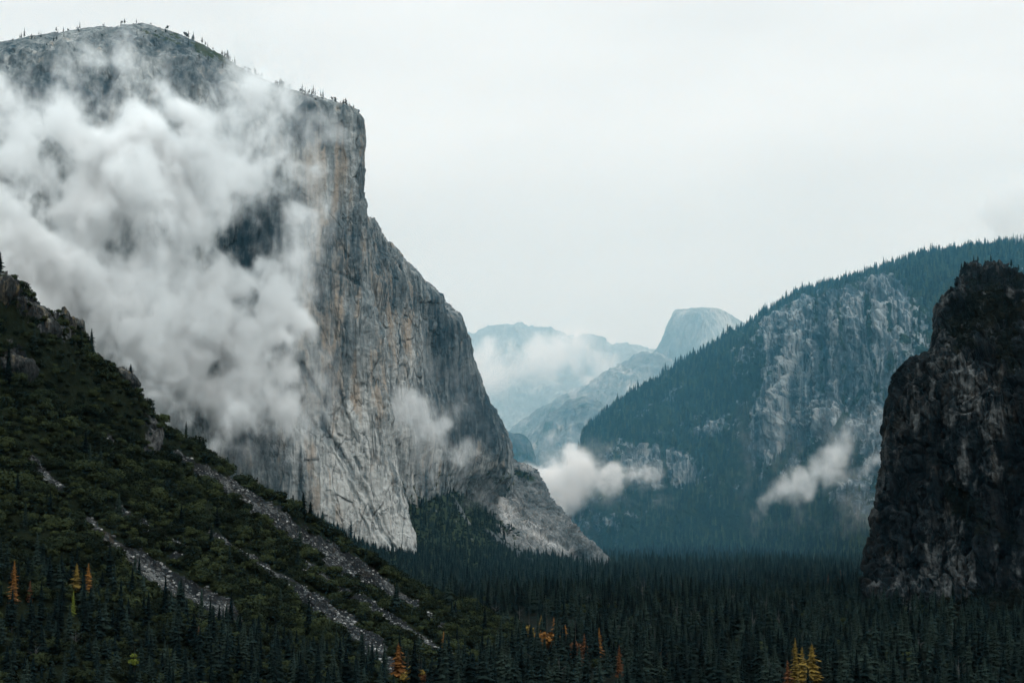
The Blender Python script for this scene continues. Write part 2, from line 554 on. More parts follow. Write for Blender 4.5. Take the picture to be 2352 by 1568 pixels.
tone = spots(PC, [
    (150, 230, 260, 110, 0, -.45), (560, 580, 80, 110, 0, -.75), (640, 540, 60, 80, 0, -.5), (700, 300, 70, 40, 10, -.6), (660, 250, 90, 30, 20, -.5),
    (250, 200, 90, 90, 0, -.35), (120, 240, 130, 90, 0, -.45), (20, 300, 60, 120, 0, -.4), (90, 500, 90, 50, 0, -.55),
    (500, 200, 90, 60, 15, -.3), (420, 180, 60, 40, 0, -.3), (280, 210, 40, 60, 0, .25),
    (560, 980, 60, 120, 10, -.55), (620, 1060, 50, 90, -10, -.35), (690, 880, 35, 90, 0, -.45), (700, 1110, 26, 60, -20, -.4),
    (800, 420, 50, 110, 0, -.15), (770, 520, 60, 90, 0, .12), (560, 800, 120, 110, 0, -.3),
    (860, 1130, 60, 150, -12, .7), (800, 1000, 90, 110, 0, .5), (740, 1160, 70, 70, 0, .5), (840, 880, 60, 90, 0, .22),
    (560, 1080, 40, 60, 0, .2), (430, 980, 70, 60, 0, .25), (300, 100, 120, 26, 0, -.25), (640, 205, 110, 16, 21, .15), (80, 110, 120, 20, -5, -.2), (440, 130, 120, 40, 20, -.35)])
tone += 0.3 * np.clip((PC[..., 2] * -1 + 60) / 150, 0, 1)
px, py = project(PC)
veg = -0.55 * np.ones(px.shape) + np.clip((v - 0.905) / 0.03, 0, 1) * (0.62 + 0.15 * fbm(PC / 60.0, 3))
veg += spots(PC, [(470, 125, 80, 36, 22, .55), (350, 90, 60, 24, 0, .4), (580, 180, 50, 14, 25, .35), (210, 110, 30, 40, 0, .15), (660, 200, 60, 16, 20, .15)])
warm = spots(PC, [(770, 560, 70, 240, 0, 1.0), (700, 400, 50, 120, 0, .5), (800, 330, 40, 80, 0, .4), (560, 300, 60, 70, 0, .6), (870, 850, 40, 130, 0, .8), (720, 700, 40, 60, 0, .8), (780, 880, 80, 90, 0, .5)]) - .25
stain = spots(PC, [(650, 300, 130, 80, 0, .7), (580, 600, 110, 160, 0, .5), (590, 1000, 110, 140, 0, .6), (110, 250, 120, 120, 0, .4), (850, 1130, 80, 160, 0, -1.2), (780, 600, 60, 150, 0, .25)])
cliff = grid_mesh("granite_cliff", PC, M_CAP, {"tone": tone + 0.14 - gully, "veg": veg, "warm": warm, "stain": stain})
tag(cliff, "huge sheer pale granite wall wrapped in drifting white cloud", "cliff", kind="structure")
CAP = PC

# the shoulder beyond the prow
sh_rows = [
    [(0, 820, 1330, 3560), (.3, 930, 1320, 3620), (.7, 1060, 1290, 4050), (.86, 1130, 1270, 4350), (.92, 1130, 1265, 4420), (1, 1060, 1260, 4800)],
    [(0, 820, 1200, 3560), (.3, 920, 1200, 3620), (.7, 1060, 1180, 4000), (.86, 1150, 1170, 4300), (.92, 1150, 1166, 4380), (1, 1060, 1160, 4800)],
    [(0, 815, 1075, 3550), (.3, 910, 1075, 3610), (.7, 1060, 1065, 3880), (.86, 1166, 1058, 4050), (.92, 1166, 1054, 4130), (1, 1050, 1050, 4700)],
    [(0, 805, 990, 3550), (.3, 900, 985, 3590), (.7, 1040, 975, 3850), (.86, 1134, 968, 4010), (.92, 1134, 964, 4090), (1, 1040, 960, 4700)],
    [(0, 800, 900, 3550), (.3, 890, 890, 3580), (.7, 1010, 880, 3830), (.86, 1094, 872, 3970), (.92, 1094, 868, 4050), (1, 1000, 860, 4700)],
    [(0, 790, 800, 3550), (.3, 872, 790, 3570), (.7, 980, 770, 3790), (.86, 1055, 755, 3920), (.92, 1054, 752, 4000), (1, 980, 745, 4700)],
    [(0, 785, 730, 3550), (.3, 860, 720, 3560), (.7, 950, 700, 3750), (.86, 1018, 703, 3870), (.92, 1017, 698, 3950), (1, 940, 690, 4700)],
    [(0, 780, 660, 3560), (.3, 850, 650, 3560), (.7, 920, 630, 3710), (.86, 952, 640, 3800), (.92, 950, 636, 3890), (1, 900, 630, 4700)],
    [(0, 775, 600, 3570), (.3, 845, 590, 3570), (.7, 885, 580, 3680), (.86, 905, 588, 3740), (.92, 903, 584, 3840), (1, 860, 580, 4700)],
    [(0, 770, 540, 3580), (.3, 838, 530, 3590), (.7, 852, 535, 3640), (.86, 862, 545, 3690), (.92, 860, 541, 3790), (1, 820, 540, 4700)],
    [(0, 765, 510, 3600), (.3, 830, 500, 3610), (.7, 838, 505, 3640), (.86, 842, 510, 3660), (.92, 840, 506, 3760), (1, 800, 505, 4700)],
]
P = sheet(sh_rows, 430, 760)
d = granite_disp(P, 1.0, 10, 9, 4.2, 1.4)
PC = displaced(P, d)
tone = spots(PC, [(1050, 880, 50, 110, -15, -.75), (1000, 760, 50, 60, -30, -.45), (1110, 960, 45, 60, -20, -.8), (1150, 1030, 30, 40, 0, -.7),
                  (1060, 1000, 60, 50, 0, -.6), (900, 620, 30, 70, -20, -.5), (935, 690, 35, 40, -30, -.4), (870, 560, 22, 50, -15, -.35),
                  (905, 860, 30, 140, 0, .35), (950, 850, 30, 90, 0, .25), (960, 1040, 70, 50, 0, .35), (1090, 1045, 60, 22, 8, .5), (885, 760, 22, 90, 0, .15)])
px, py = project(PC)
veg = np.clip((py - 1060) / 25, 0, 1) * 0.9 - 0.55 + spots(PC, [(1010, 1000, 40, 20, 20, .25)])
shoulder = grid_mesh("granite_shoulder", PC, M_CAP, {"tone": tone + 0.14, "veg": veg,
    "warm": spots(PC, [(905, 700, 40, 120, -10, .8), (880, 860, 40, 120, 0, .6), (960, 800, 50, 80, 0, .4)]) - .3,
    "stain": spots(PC, [(1040, 850, 60, 160, -15, 1.0), (940, 660, 50, 80, -20, .6), (1110, 980, 50, 80, 0, .8)])})
tag(shoulder, "streaked dark and pale granite shoulder sloping down beyond the great prow", "cliff", kind="structure")
SHO = PC

# the bright apron at its foot
ap_rows = [
    [(0, 960, 1340, 3760), (.35, 1150, 1335, 3800), (.8, 1345, 1310, 3980), (.9, 1405, 1300, 4040), (.94, 1400, 1296, 4140), (1, 1300, 1280, 5000)],
    [(0, 960, 1270, 3830), (.35, 1120, 1265, 3880), (.8, 1290, 1245, 4060), (.9, 1352, 1250, 4090), (.94, 1348, 1246, 4190), (1, 1260, 1240, 5000)],
    [(0, 960, 1215, 3890), (.35, 1090, 1205, 3960), (.8, 1225, 1180, 4140), (.9, 1300, 1196, 4160), (.94, 1297, 1192, 4260), (1, 1220, 1190, 5000)],
    [(0, 960, 1150, 3960), (.35, 1060, 1140, 4050), (.8, 1180, 1120, 4220), (.9, 1254, 1130, 4250), (.94, 1250, 1126, 4350), (1, 1180, 1120, 5000)],
    [(0, 960, 1100, 4020), (.35, 1050, 1090, 4110), (.8, 1170, 1082, 4270), (.9, 1222, 1088, 4300), (.94, 1219, 1084, 4400), (1, 1150, 1080, 5000)],
    [(0, 970, 1070, 4060), (.35, 1050, 1060, 4150), (.8, 1150, 1064, 4290), (.9, 1172, 1066, 4330), (.94, 1170, 1064, 4430), (1, 1120, 1064, 5000)],
]
P = sheet(ap_rows, 420, 360)
d = granite_disp(P, 0.75, 12, 5, 10, 3.0)
PC = displaced(P, d)
px, py = project(PC)
tone = spots(PC, [(1148, 1140, 16, 46, -25, .8), (1165, 1185, 22, 22, 0, .5), (1215, 1222, 60, 18, 30, .8), (1262, 1246, 36, 12, 20, .6), (1090, 1170, 24, 30, 0, .4),
                  (1335, 1270, 40, 14, 25, -.8), (1180, 1090, 50, 14, 10, -.4), (1285, 1200, 36, 12, 42, -.35), (1230, 1140, 50, 26, 40, -.2), (1310, 1262, 14, 10, 0, .9)]) - 0.2
veg = spots(PC, [(1050, 1115, 50, 32, 10, 1.1), (1150, 1085, 26, 16, 25, 1.0), (1205, 1092, 40, 12, 22, .95), (1165, 1120, 30, 10, 30, .6), (1110, 1190, 30, 14, 20, .45),
                 (1100, 1260, 90, 40, 25, 1.2), (1060, 1230, 80, 60, 20, 1.2), (1240, 1300, 110, 22, 8, 1.2), (1340, 1245, 40, 10, 42, .5),
                 (1240, 1160, 22, 8, 45, .5), (1270, 1190, 22, 6, 40, .5), (980, 1130, 50, 60, 0, .9), (1170, 1215, 60, 12, 35, .5), (1300, 1290, 80, 16, 8, .7)]) - 0.22
apron = grid_mesh("granite_apron", PC, M_APRON, {"tone": tone, "veg": veg})
tag(apron, "bright cracked granite apron running down to the valley trees", "rock slope", kind="structure")
APR = PC; APR_VEG = veg

# wooded talus under the wall
tal_rows = [
    [(0, -100, 1420, 2760), (.3, 500, 1400, 2860), (.55, 800, 1372, 2960), (.75, 1000, 1352, 3080), (.9, 1180, 1342, 3250), (1, 1330, 1322, 3650)],
    [(0, -100, 1330, 2950), (.3, 500, 1300, 3050), (.55, 800, 1310, 3150), (.75, 1000, 1325, 3250), (.9, 1160, 1318, 3450), (1, 1320, 1306, 3900)],
    [(0, -100, 1230, 3080), (.3, 500, 1190, 3220), (.52, 730, 1205, 3330), (.66, 850, 1258, 3390), (.74, 945, 1272, 3450), (.8, 990, 1230, 3580), (.9, 1140, 1262, 3760), (1, 1300, 1296, 4200)],
    [(0, -100, 1200, 3130), (.3, 500, 1170, 3300), (.52, 730, 1190, 3400), (.66, 850, 1248, 3470), (.74, 930, 1220, 3540), (.8, 990, 1150, 3720), (.9, 1120, 1215, 3880), (1, 1280, 1288, 4350)],
    [(0, -100, 1190, 3230), (.3, 500, 1180, 3430), (.52, 730, 1200, 3500), (.66, 850, 1230, 3560), (.74, 905, 1092, 3640), (.8, 985, 1090, 3850), (.9, 1120, 1180, 4000), (1, 1270, 1290, 4500)],
]
P = sheet(tal_rows, 420, 260, [0, .3, .62, .8, 1])
P[..., 2] += 7 * fbm(P / 120.0, 5)
P[..., 2] -= 30 * np.clip(1 - np.linspace(0, 1, 260)[:, None] / 0.12, 0, 1)
px, py = project(P)
veg = 0.95 + 0.0 * px
veg -= 1.0 * np.maximum(strip(P, [(1118, 1218, 4), (1150, 1242, 8), (1185, 1264, 9), (1228, 1294, 7)]), 0.7 * strip(P, [(1040, 1140, 4), (1058, 1170, 4), (1080, 1205, 3)]))
veg += 0.42 * fbm(P / 26.0, 4)
veg -= spots(P, [(1168, 1190, 16, 10, 0, .7), (1080, 1240, 10, 8, 0, .6), (990, 1180, 14, 20, 0, .4)])
talus = grid_mesh("wooded_talus", P, M_APRON, {"tone": -0.55 + 0 * veg, "veg": veg})
tag(talus, "dark wooded talus slope beneath the pale granite wall", "talus slope", kind="structure")
TAL = P; TAL_VEG = veg

# ------------------------------------------------------------------ wooded ridge on the other side of the valley
rg_rows = [
    [(0, 1270, 1290, 5600), (.06, 1310, 1288, 5480), (.35, 1640, 1300, 4900), (.6, 1900, 1312, 4500), (.8, 2100, 1330, 4100), (1, 2520, 1370, 3600)],
    [(0, 1262, 1262, 5700), (.06, 1296, 1256, 5540), (.35, 1640, 1255, 5050), (.6, 1900, 1252, 4700), (.8, 2100, 1250, 4350), (1, 2520, 1280, 3900)],
    [(0, 1270, 1190, 5850), (.06, 1290, 1180, 5620), (.35, 1600, 1160, 5250), (.6, 1880, 1150, 4930), (.8, 2080, 1130, 4640), (1, 2520, 1100, 4300)],
    [(0, 1320, 1090, 5950), (.06, 1340, 1075, 5700), (.35, 1600, 1040, 5400), (.6, 1880, 1010, 5080), (.8, 2080, 980, 4840), (1, 2520, 900, 4600)],
    [(0, 1340, 1040, 6050), (.06, 1350, 1030, 5760), (.35, 1600, 930, 5540), (.6, 1860, 860, 5200), (.8, 2080, 820, 5000), (1, 2520, 760, 4850)],
    [(0, 1348, 1010, 6150), (.06, 1358, 1005, 5850), (.2, 1480, 920, 5900), (.35, 1640, 830, 5800), (.6, 1870, 720, 5380), (.8, 2090, 660, 5230), (1, 2520, 620, 5150)],
    [(0, 1352, 1000, 6250), (.06, 1362, 996, 5950), (.2, 1490, 907, 6080), (.28, 1585, 859, 6100), (.36, 1680, 802, 6080), (.44, 1760, 744, 6050), (.52, 1835, 696, 5950), (.62, 1940, 664, 5850), (.72, 2040, 636, 5780), (.8, 2130, 606, 5750), (.88, 2260, 590, 5700), (.94, 2352, 580, 5700), (1, 2520, 562, 5700)],
    [(0, 1352, 1010, 6700), (.06, 1365, 1010, 6600), (.2, 1490, 927, 6900), (.28, 1585, 879, 7000), (.36, 1680, 822, 7000), (.44, 1760, 769, 7000), (.52, 1835, 724, 7000), (.62, 1940, 694, 7000), (.72, 2040, 664, 7000), (.8, 2130, 636, 7000), (.88, 2260, 620, 7000), (.94, 2352, 610, 7000), (1, 2520, 592, 7000)],
]
P = sheet(rg_rows, 620, 560, [0, .1, .28, .46, .62, .8, .94, 1])
rockm = spots(P, [(1850, 830, 70, 150, 0, 1.1), (1960, 820, 90, 140, 0, 1.0), (2060, 780, 70, 120, 0, .8), (1930, 980, 120, 60, 0, .9), (1800, 1000, 60, 120, 0, .6),
                  (1480, 1070, 110, 60, 10, .8), (1560, 1090, 50, 60, 0, .7), (1660, 980, 60, 30, 0, .5), (1350, 1200, 40, 50, 0, .7), (1420, 1210, 60, 30, 0, .6),
                  (2040, 1100, 50, 120, 10, .8), (1970, 1160, 40, 20, -20, .6), (1720, 870, 40, 60, 0, .35), (2050, 680, 50, 30, 0, .5), (2330, 575, 40, 12, 0, .9),
                  (1820, 1110, 100, 60, 0, .5), (1600, 1000, 60, 30, 0, .3)])
rockm = np.clip(rockm, 0, 1.2)
bul = spots(P, [(1830, 800, 42, 150, 0, 130), (1900, 780, 36, 110, 0, 90), (1975, 740, 40, 110, 0, 110), (2050, 760, 30, 110, 0, 70), (1790, 900, 26, 110, 0, 60),
                (1860, 830, 14, 130, 0, -70), (1935, 800, 16, 130, 0, -90), (2010, 820, 16, 120, 0, -80), (1745, 1120, 24, 90, 25, -80), (1640, 1180, 160, 30, -24, 70),
                (2000, 1180, 30, 60, 30, 70)])
vv = np.linspace(0, 1, 560)[:, None]
d = bul * 0.55 * np.clip((0.80 - vv) / 0.16, 0, 1) + granite_disp(P, 1.2, 26, 17, 10, 3.5) * (0.35 + rockm * np.clip((0.9 - vv) / 0.1, 0, 1))
d += 42 * (ridged(P * np.array([1 / 150.0, 1 / 150.0, 1 / 1300.0]), 3) - 0.5) * rockm * np.clip((0.88 - vv) / 0.15, 0, 1)
d += 34 * (ridged(P / 420.0, 4) - 0.6) * np.clip((0.97 - vv) / 0.1, 0.15, 1)
d *= np.clip((np.linspace(0, 1, 620)[None, :]) / 0.05, 0.1, 1)
PC = displaced(P, d)
tone = 0.2 + spots(PC, [(1830, 800, 26, 130, 0, .35), (1790, 880, 20, 90, 0, .5), (2010, 720, 20, 40, 0, .5), (1950, 960, 90, 40, 0, .3), (2060, 1010, 16, 120, 14, .4),
                  (1560, 1100, 40, 50, 0, .35), (1490, 1060, 50, 24, 0, .3), (1800, 1060, 14, 60, 0, .3), (2330, 575, 40, 12, 0, .7), (1440, 1205, 60, 20, 0, .25),
                  (1890, 820, 16, 100, 0, -.3), (1950, 820, 16, 110, 0, -.3), (2030, 840, 16, 80, 0, -.3)])
veg = 0.86 - 0.78 * rockm + 0.30 * fbm(PC / 210.0, 4)
gul = np.zeros(veg.shape)
for pts in ([(1868, 690, 5), (1882, 780, 6), (1890, 900, 5)], [(1925, 700, 5), (1938, 820, 7), (1940, 950, 5)], [(1990, 680, 5), (2000, 800, 7), (2012, 900, 5)], [(2040, 700, 6), (2046, 840, 5)],
            [(1560, 1210, 10), (1660, 1160, 12), (1760, 1100, 12), (1830, 1010, 8)], [(1400, 1120, 10), (1600, 1140, 12)], [(1440, 1000, 8), (1620, 1020, 10)], [(1700, 1060, 8), (1720, 960, 10)],
            [(1520, 1010, 5), (1530, 1110, 6)], [(1980, 900, 6), (1900, 1010, 8), (1840, 1100, 10)]):
    gul = np.maximum(gul, strip(PC, pts))
gul = np.clip(gul, 0, 1) * np.clip(0.8 + fbm(PC / 90.0, 3), 0, 1.3)
veg += 0.6 * gul
tone += spots(PC, [(1824, 760, 7, 80, 3, .8), (1800, 900, 8, 80, 8, .9), (1790, 960, 5, 40, 0, .8), (1906, 740, 6, 60, 0, .6), (1955, 760, 8, 60, 0, .5), (2020, 720, 12, 30, 0, .6), (2052, 990, 7, 90, 14, .9)])
ridge = grid_mesh("wooded_ridge", PC, M_RIDGE, {"tone": tone, "veg": veg})
tag(ridge, "hazy blue wooded ridge with rock buttresses across the valley", "ridge", kind="structure")
RDG = PC; RDG_VEG = veg

# ------------------------------------------------------------------ dark cliff close by, frame edge
dk_rows = [
    [(0, 2160, 1470, 3200), (.06, 2020, 1470, 2640), (.14, 1985, 1455, 2420), (.4, 2130, 1475, 2300), (.7, 2330, 1490, 2200), (1, 3150, 1510, 1820)],
    [(0, 2150, 1300, 3200), (.06, 2030, 1300, 2680), (.14, 1988, 1305, 2500), (.4, 2130, 1330, 2420), (.7, 2330, 1350, 2330), (1, 3150, 1370, 1930)],
    [(0, 2150, 1195, 3200), (.06, 2040, 1195, 2700), (.14, 2004, 1200, 2530), (.4, 2140, 1200, 2440), (.7, 2330, 1200, 2360), (1, 3150, 1210, 2000)],
    [(0, 2160, 1095, 3200), (.06, 2060, 1095, 2710), (.14, 2026, 1100, 2550), (.4, 2150, 1095, 2450), (.7, 2330, 1090, 2370), (1, 3150, 1090, 2020)],
    [(0, 2170, 990, 3200), (.06, 2075, 990, 2720), (.14, 2041, 995, 2570), (.4, 2160, 990, 2460), (.7, 2340, 985, 2380), (1, 3150, 980, 2040)],
    [(0, 2180, 870, 3200), (.06, 2100, 866, 2740), (.14, 2066, 872, 2590), (.4, 2170, 880, 2480), (.7, 2340, 880, 2400), (1, 3150, 870, 2060)],
    [(0, 2190, 832, 3220), (.06, 2115, 828, 2780), (.14, 2084, 831, 2630), (.4, 2180, 820, 2540), (.7, 2340, 810, 2460), (1, 3150, 800, 2120)],
    [(0, 2220, 800, 3260), (.06, 2165, 798, 2860), (.14, 2140, 802, 2700), (.4, 2215, 770, 2640), (.7, 2350, 740, 2560), (1, 3150, 740, 2220)],
    [(0, 2230, 720, 3300), (.06, 2185, 716, 2900), (.14, 2162, 722, 2760), (.4, 2225, 700, 2740), (.7, 2355, 690, 2660), (1, 3150, 700, 2320)],
    [(0, 2250, 651, 3320), (.06, 2215, 651, 2940), (.14, 2192, 655, 2830), (.4, 2240, 647, 2820), (.7, 2360, 661, 2760), (1, 3150, 691, 2420)],
    [(0, 2260, 626, 3340), (.06, 2225, 623, 2960), (.14, 2210, 623, 2880), (.3, 2240, 616, 2890), (.45, 2290, 617, 2880), (.6, 2352, 639, 2860), (1, 3150, 691, 2570)],
    [(0, 2270, 651, 3400), (.06, 2240, 641, 3300), (.14, 2225, 643, 3300), (.4, 2250, 639, 3300), (.7, 2360, 661, 3300), (1, 3150, 711, 3070)],
]
P = sheet(dk_rows, 460, 620)
d = granite_disp(P, 0.8, 8, 11, 19, 3.4) - 9.0
uu = np.linspace(0, 1, 460)[None, :]
d = d * np.interp(uu, [0, 0.16, 0.26], [0.6, 0.6, 1.0])
PC = displaced(P, d, 5)
px, py = project(PC)
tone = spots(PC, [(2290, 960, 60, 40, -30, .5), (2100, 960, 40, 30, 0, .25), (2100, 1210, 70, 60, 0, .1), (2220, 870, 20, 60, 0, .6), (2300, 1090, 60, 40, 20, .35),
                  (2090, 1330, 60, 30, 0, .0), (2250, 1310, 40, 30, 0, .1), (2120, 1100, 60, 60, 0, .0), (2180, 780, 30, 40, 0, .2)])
veg = spots(PC, [(2290, 700, 130, 80, 0, .75), (2200, 780, 50, 70, 0, .4), (2200, 1150, 60, 80, -40, .6), (2300, 1230, 90, 40, 30, .6), (2160, 1000, 30, 60, 0, .3),
                 (2340, 1000, 60, 60, 0, .4), (2060, 1250, 40, 60, 0, .25), (2300, 1400, 200, 60, 0, .9), (2080, 1420, 90, 40, 0, .7), (2330, 820, 60, 50, 0, .6)]) - .12
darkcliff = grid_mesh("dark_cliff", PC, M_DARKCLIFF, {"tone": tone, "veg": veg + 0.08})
tag(darkcliff, "craggy dark cliff in shade with rusty and pale streaks", "cliff", kind="structure")
DRK = PC; DRK_VEG = veg

# ------------------------------------------------------------------ brushy slope in front
sl_rows = [
    [(0, -330, 1780, 1180), (.3, 150, 1740, 1230), (.55, 600, 1700, 1280), (.78, 900, 1640, 1420), (.9, 1080, 1530, 1700), (1, 1370, 1440, 2130)],
    [(0, -330, 1560, 1300), (.3, 150, 1540, 1340), (.55, 600, 1560, 1400), (.78, 900, 1545, 1560), (.9, 1080, 1490, 1800), (1, 1350, 1438, 2150)],
    [(0, -330, 1330, 1420), (.3, 150, 1360, 1480), (.55, 540, 1430, 1580), (.78, 850, 1470, 1720), (.9, 1050, 1450, 1910), (1, 1330, 1432, 2170)],
    [(0, -330, 1060, 1540), (.3, 140, 1150, 1640), (.55, 480, 1270, 1760), (.78, 800, 1370, 1900), (.9, 1010, 1415, 2030), (1, 1300, 1430, 2200)],
    [(0, -330, 800, 1640), (.22, 60, 900, 1770), (.45, 330, 1060, 1880), (.62, 560, 1190, 1980), (.78, 790, 1300, 2080), (.9, 1000, 1388, 2150), (1, 1280, 1430, 2230)],
    [(0, -330, 520, 1720), (.14, -40, 612, 1830), (.16, 10, 628, 1840), (.19, 60, 690, 1860), (.22, 110, 735, 1880), (.25, 150, 762, 1900), (.29, 200, 800, 1930), (.34, 262, 862, 1960), (.38, 308, 905, 1980), (.42, 345, 950, 2000), (.46, 400, 1000, 2030), (.52, 470, 1050, 2060),
     (.60, 580, 1122, 2110), (.68, 690, 1190, 2150), (.78, 830, 1275, 2200), (.85, 930, 1335, 2230), (.9, 1000, 1376, 2240), (1, 1270, 1430, 2260)],
    [(0, -330, 600, 2100), (.14, -40, 700, 2200), (.25, 150, 850, 2250), (.42, 345, 1040, 2300), (.6, 580, 1220, 2350), (.78, 830, 1350, 2400), (.9, 1000, 1420, 2400), (1, 1270, 1440, 2400)],
]
P = sheet(sl_rows, 560, 520, [0, .16, .34, .52, .70, .92, 1])
px, py = project(P)
out = spots(P, [(60, 700, 70, 34, 42, 1.0), (30, 840, 50, 34, 30, .9), (345, 985, 22, 50, 0, .9), (118, 740, 34, 30, 0, .8), (290, 860, 40, 22, 45, .5), (10, 640, 30, 30, 0, .9), (180, 760, 30, 40, 20, .7), (350, 1020, 14, 30, 0, .7)])
n = smooth_normals(P)
d = 9 * fbm(P / 90.0, 5) + granite_disp(P, 0.45, 10, 10, 9, 2) * np.clip(out, 0, 1) * 1.3
d += spots(P, [(160, 735, 16, 26, 0, 0)])
P[..., 2] += 10 * fbm(P / 75.0, 5, 0.55)
P[..., 2] -= 30 * np.clip((np.linspace(0, 1, 560)[None, :] - 0.93) / 0.07, 0, 1)
PC = displaced(P, d * 0.8)
STRIPS = [
    [(405, 1035, 10), (470, 1085, 16), (560, 1140, 20), (640, 1195, 24), (720, 1248, 24), (800, 1300, 24), (880, 1350, 20), (960, 1400, 15), (1020, 1440, 10)],
    [(480, 1228, 8), (540, 1265, 13), (620, 1315, 14), (690, 1365, 16), (740, 1400, 22), (800, 1440, 24), (860, 1490, 26), (900, 1545, 24)],
    [(66, 1050, 8), (100, 1090, 15), (150, 1130, 9)],
    [(195, 1190, 8), (250, 1235, 16), (300, 1275, 18), (345, 1310, 24), (410, 1345, 30), (470, 1385, 36), (540, 1410, 22)],
    [(280, 1165, 5), (318, 1205, 13), (340, 1222, 6)],
    [(385, 1235, 6), (420, 1260, 12), (400, 1290, 10)],
    [(700, 1300, 8), (800, 1362, 12), (900, 1425, 14), (980, 1480, 12), (1060, 1520, 8)],
    [(405, 1150, 5), (430, 1168, 7)], [(240, 1000, 5), (258, 1012, 6)]]
scr = np.zeros(PC.shape[:2])
wig = fbm(PC / 38.0, 3); wig2 = fbm(PC / 38.0 + 41, 3)
for s_ in STRIPS:
    scr = np.maximum(scr, np.clip(strip(PC + 5 * np.stack([wig, 0 * wig, wig2], -1), [(a_, b_, c_ * 0.82) for a_, b_, c_ in s_]), 0, 1))
chute = scr.copy()
scr = np.clip(scr * 1.15 - 0.08 + (0.40 * fbm(PC / 13.0, 3) + 0.45 * fbm(PC / 40.0 + 3, 3)) * (scr > 0.02), 0, 1)
px, py = project(PC)
tone = 0.10 * scr + np.clip(out, 0, 1) * 0.45
veg = 0.95 - 1.25 * scr - 1.0 * np.clip(out, 0, 1)
slope = grid_mesh("brushy_slope", PC, M_SLOPE, {"tone": tone, "veg": veg})
tag(slope, "steep brushy hillside striped with grey scree chutes", "hillside", kind="structure")
SLP = PC; SLP_CHUTE = chute; SLP_SCREE = scr; SLP_ROCK = np.clip(out, 0, 1)

# ------------------------------------------------------------------ far country
hd_rows = [
    [(0, 1390, 1010, 11600), (.12, 1450, 1000, 11400), (.5, 1610, 1000, 11400), (.8, 1810, 980, 11700), (1, 1970, 960, 12600)],
    [(0, 1480, 905, 12200), (.12, 1486, 895, 11700), (.5, 1600, 900, 11620), (.8, 1770, 880, 12000), (1, 1910, 880, 12700)],
    [(0, 1488, 840, 12300), (.12, 1494, 835, 11800), (.5, 1600, 840, 11680), (.8, 1755, 830, 12050), (1, 1890, 850, 12750)],
    [(0, 1525, 795, 12400), (.12, 1520, 795, 11850), (.5, 1602, 790, 11720), (.8, 1745, 790, 12100), (1, 1870, 830, 12800)],
    [(0, 1550, 750, 12500), (.12, 1540, 752, 11900), (.5, 1602, 750, 11760), (.8, 1725, 768, 12150), (1, 1840, 815, 12800)],
    [(0, 1558, 728, 12500), (.12, 1550, 728, 11940), (.5, 1600, 724, 11800), (.8, 1710, 752, 12200), (1, 1810, 800, 12800)],
    [(0, 1562, 719, 12500), (.12, 1555, 718, 12000), (.3, 1576, 717, 11980), (.5, 1610, 713, 12020), (.62, 1650, 718, 12150), (.8, 1710, 746, 12350), (1, 1800, 794, 12900)],
    [(0, 1570, 735, 13400), (.12, 1570, 733, 13400), (.3, 1590, 731, 13400), (.5, 1620, 728, 13400), (.62, 1650, 732, 13400), (.8, 1710, 760, 13400), (1, 1800, 810, 13400)],
]
P = sheet(hd_rows, 240, 240)
d = granite_disp(P, 3.0, 10, 7, 3.5, 1.4) * 0.6
PC = displaced(P, d)
tone = spots(PC, [(1550, 800, 52, 80, 0, -.9), (1680, 760, 60, 34, 20, .55), (1640, 830, 40, 50, 0, .2), (1500, 850, 14, 40, 0, .2)])  # shade of the sheer left face painted in, rounded right side painted lighter
veg = -0.6 + spots(PC, [(1470, 930, 80, 40, 0, 1.3), (1600, 960, 150, 40, 0, 1.3)])
tag(grid_mesh("granite_dome", PC, M_FAR, {"tone": tone, "veg": veg}), "pale rounded granite dome with one sheer side, far up the valley", "mountain", kind="structure")


def far_ridge(name, label, top, base_py, Ytop, Ybase, seed, vegv, tone0=0.0, k=2.0, rough=1.0):
    a = np.array(top, float)
    s = (a[:, 0] - a[0, 0]) / (a[-1, 0] - a[0, 0])
    rows = [[(q, x, base_py, Ybase) for q, (x, y) in zip(s, top)],
            [(q, x, y + (base_py - y) * .6, Ybase + (Ytop - Ybase) * .35) for q, (x, y) in zip(s, top)],
            [(q, x, y + (base_py - y) * .25, Ybase + (Ytop - Ybase) * .75) for q, (x, y) in zip(s, top)],
            [(q, x, y, Ytop) for q, (x, y) in zip(s, top)],
            [(q, x, y + 30, Ytop + 1500) for q, (x, y) in zip(s, top)]]
    P = sheet(rows, 320, 240, [0, .35, .65, .92, 1])
    d = rough * (55 * fbm((P + seed * 991) / 700.0, 5) + 75 * (ridged((P + seed * 313) / 520.0, 5) - 0.5) + granite_disp(P + seed * 77, k, 14, 6, 4, 1.5))
    P = displaced(P, d)
    tone = tone0 + 0.35 * fbm(P / 400.0 + seed, 4)
    veg = vegv + 0.5 * fbm(P / 500.0 + 3 + seed, 4)
    return tag(grid_mesh(name, P, M_FAR, {"tone": tone, "veg": veg}), label, "ridge", kind="structure"), P


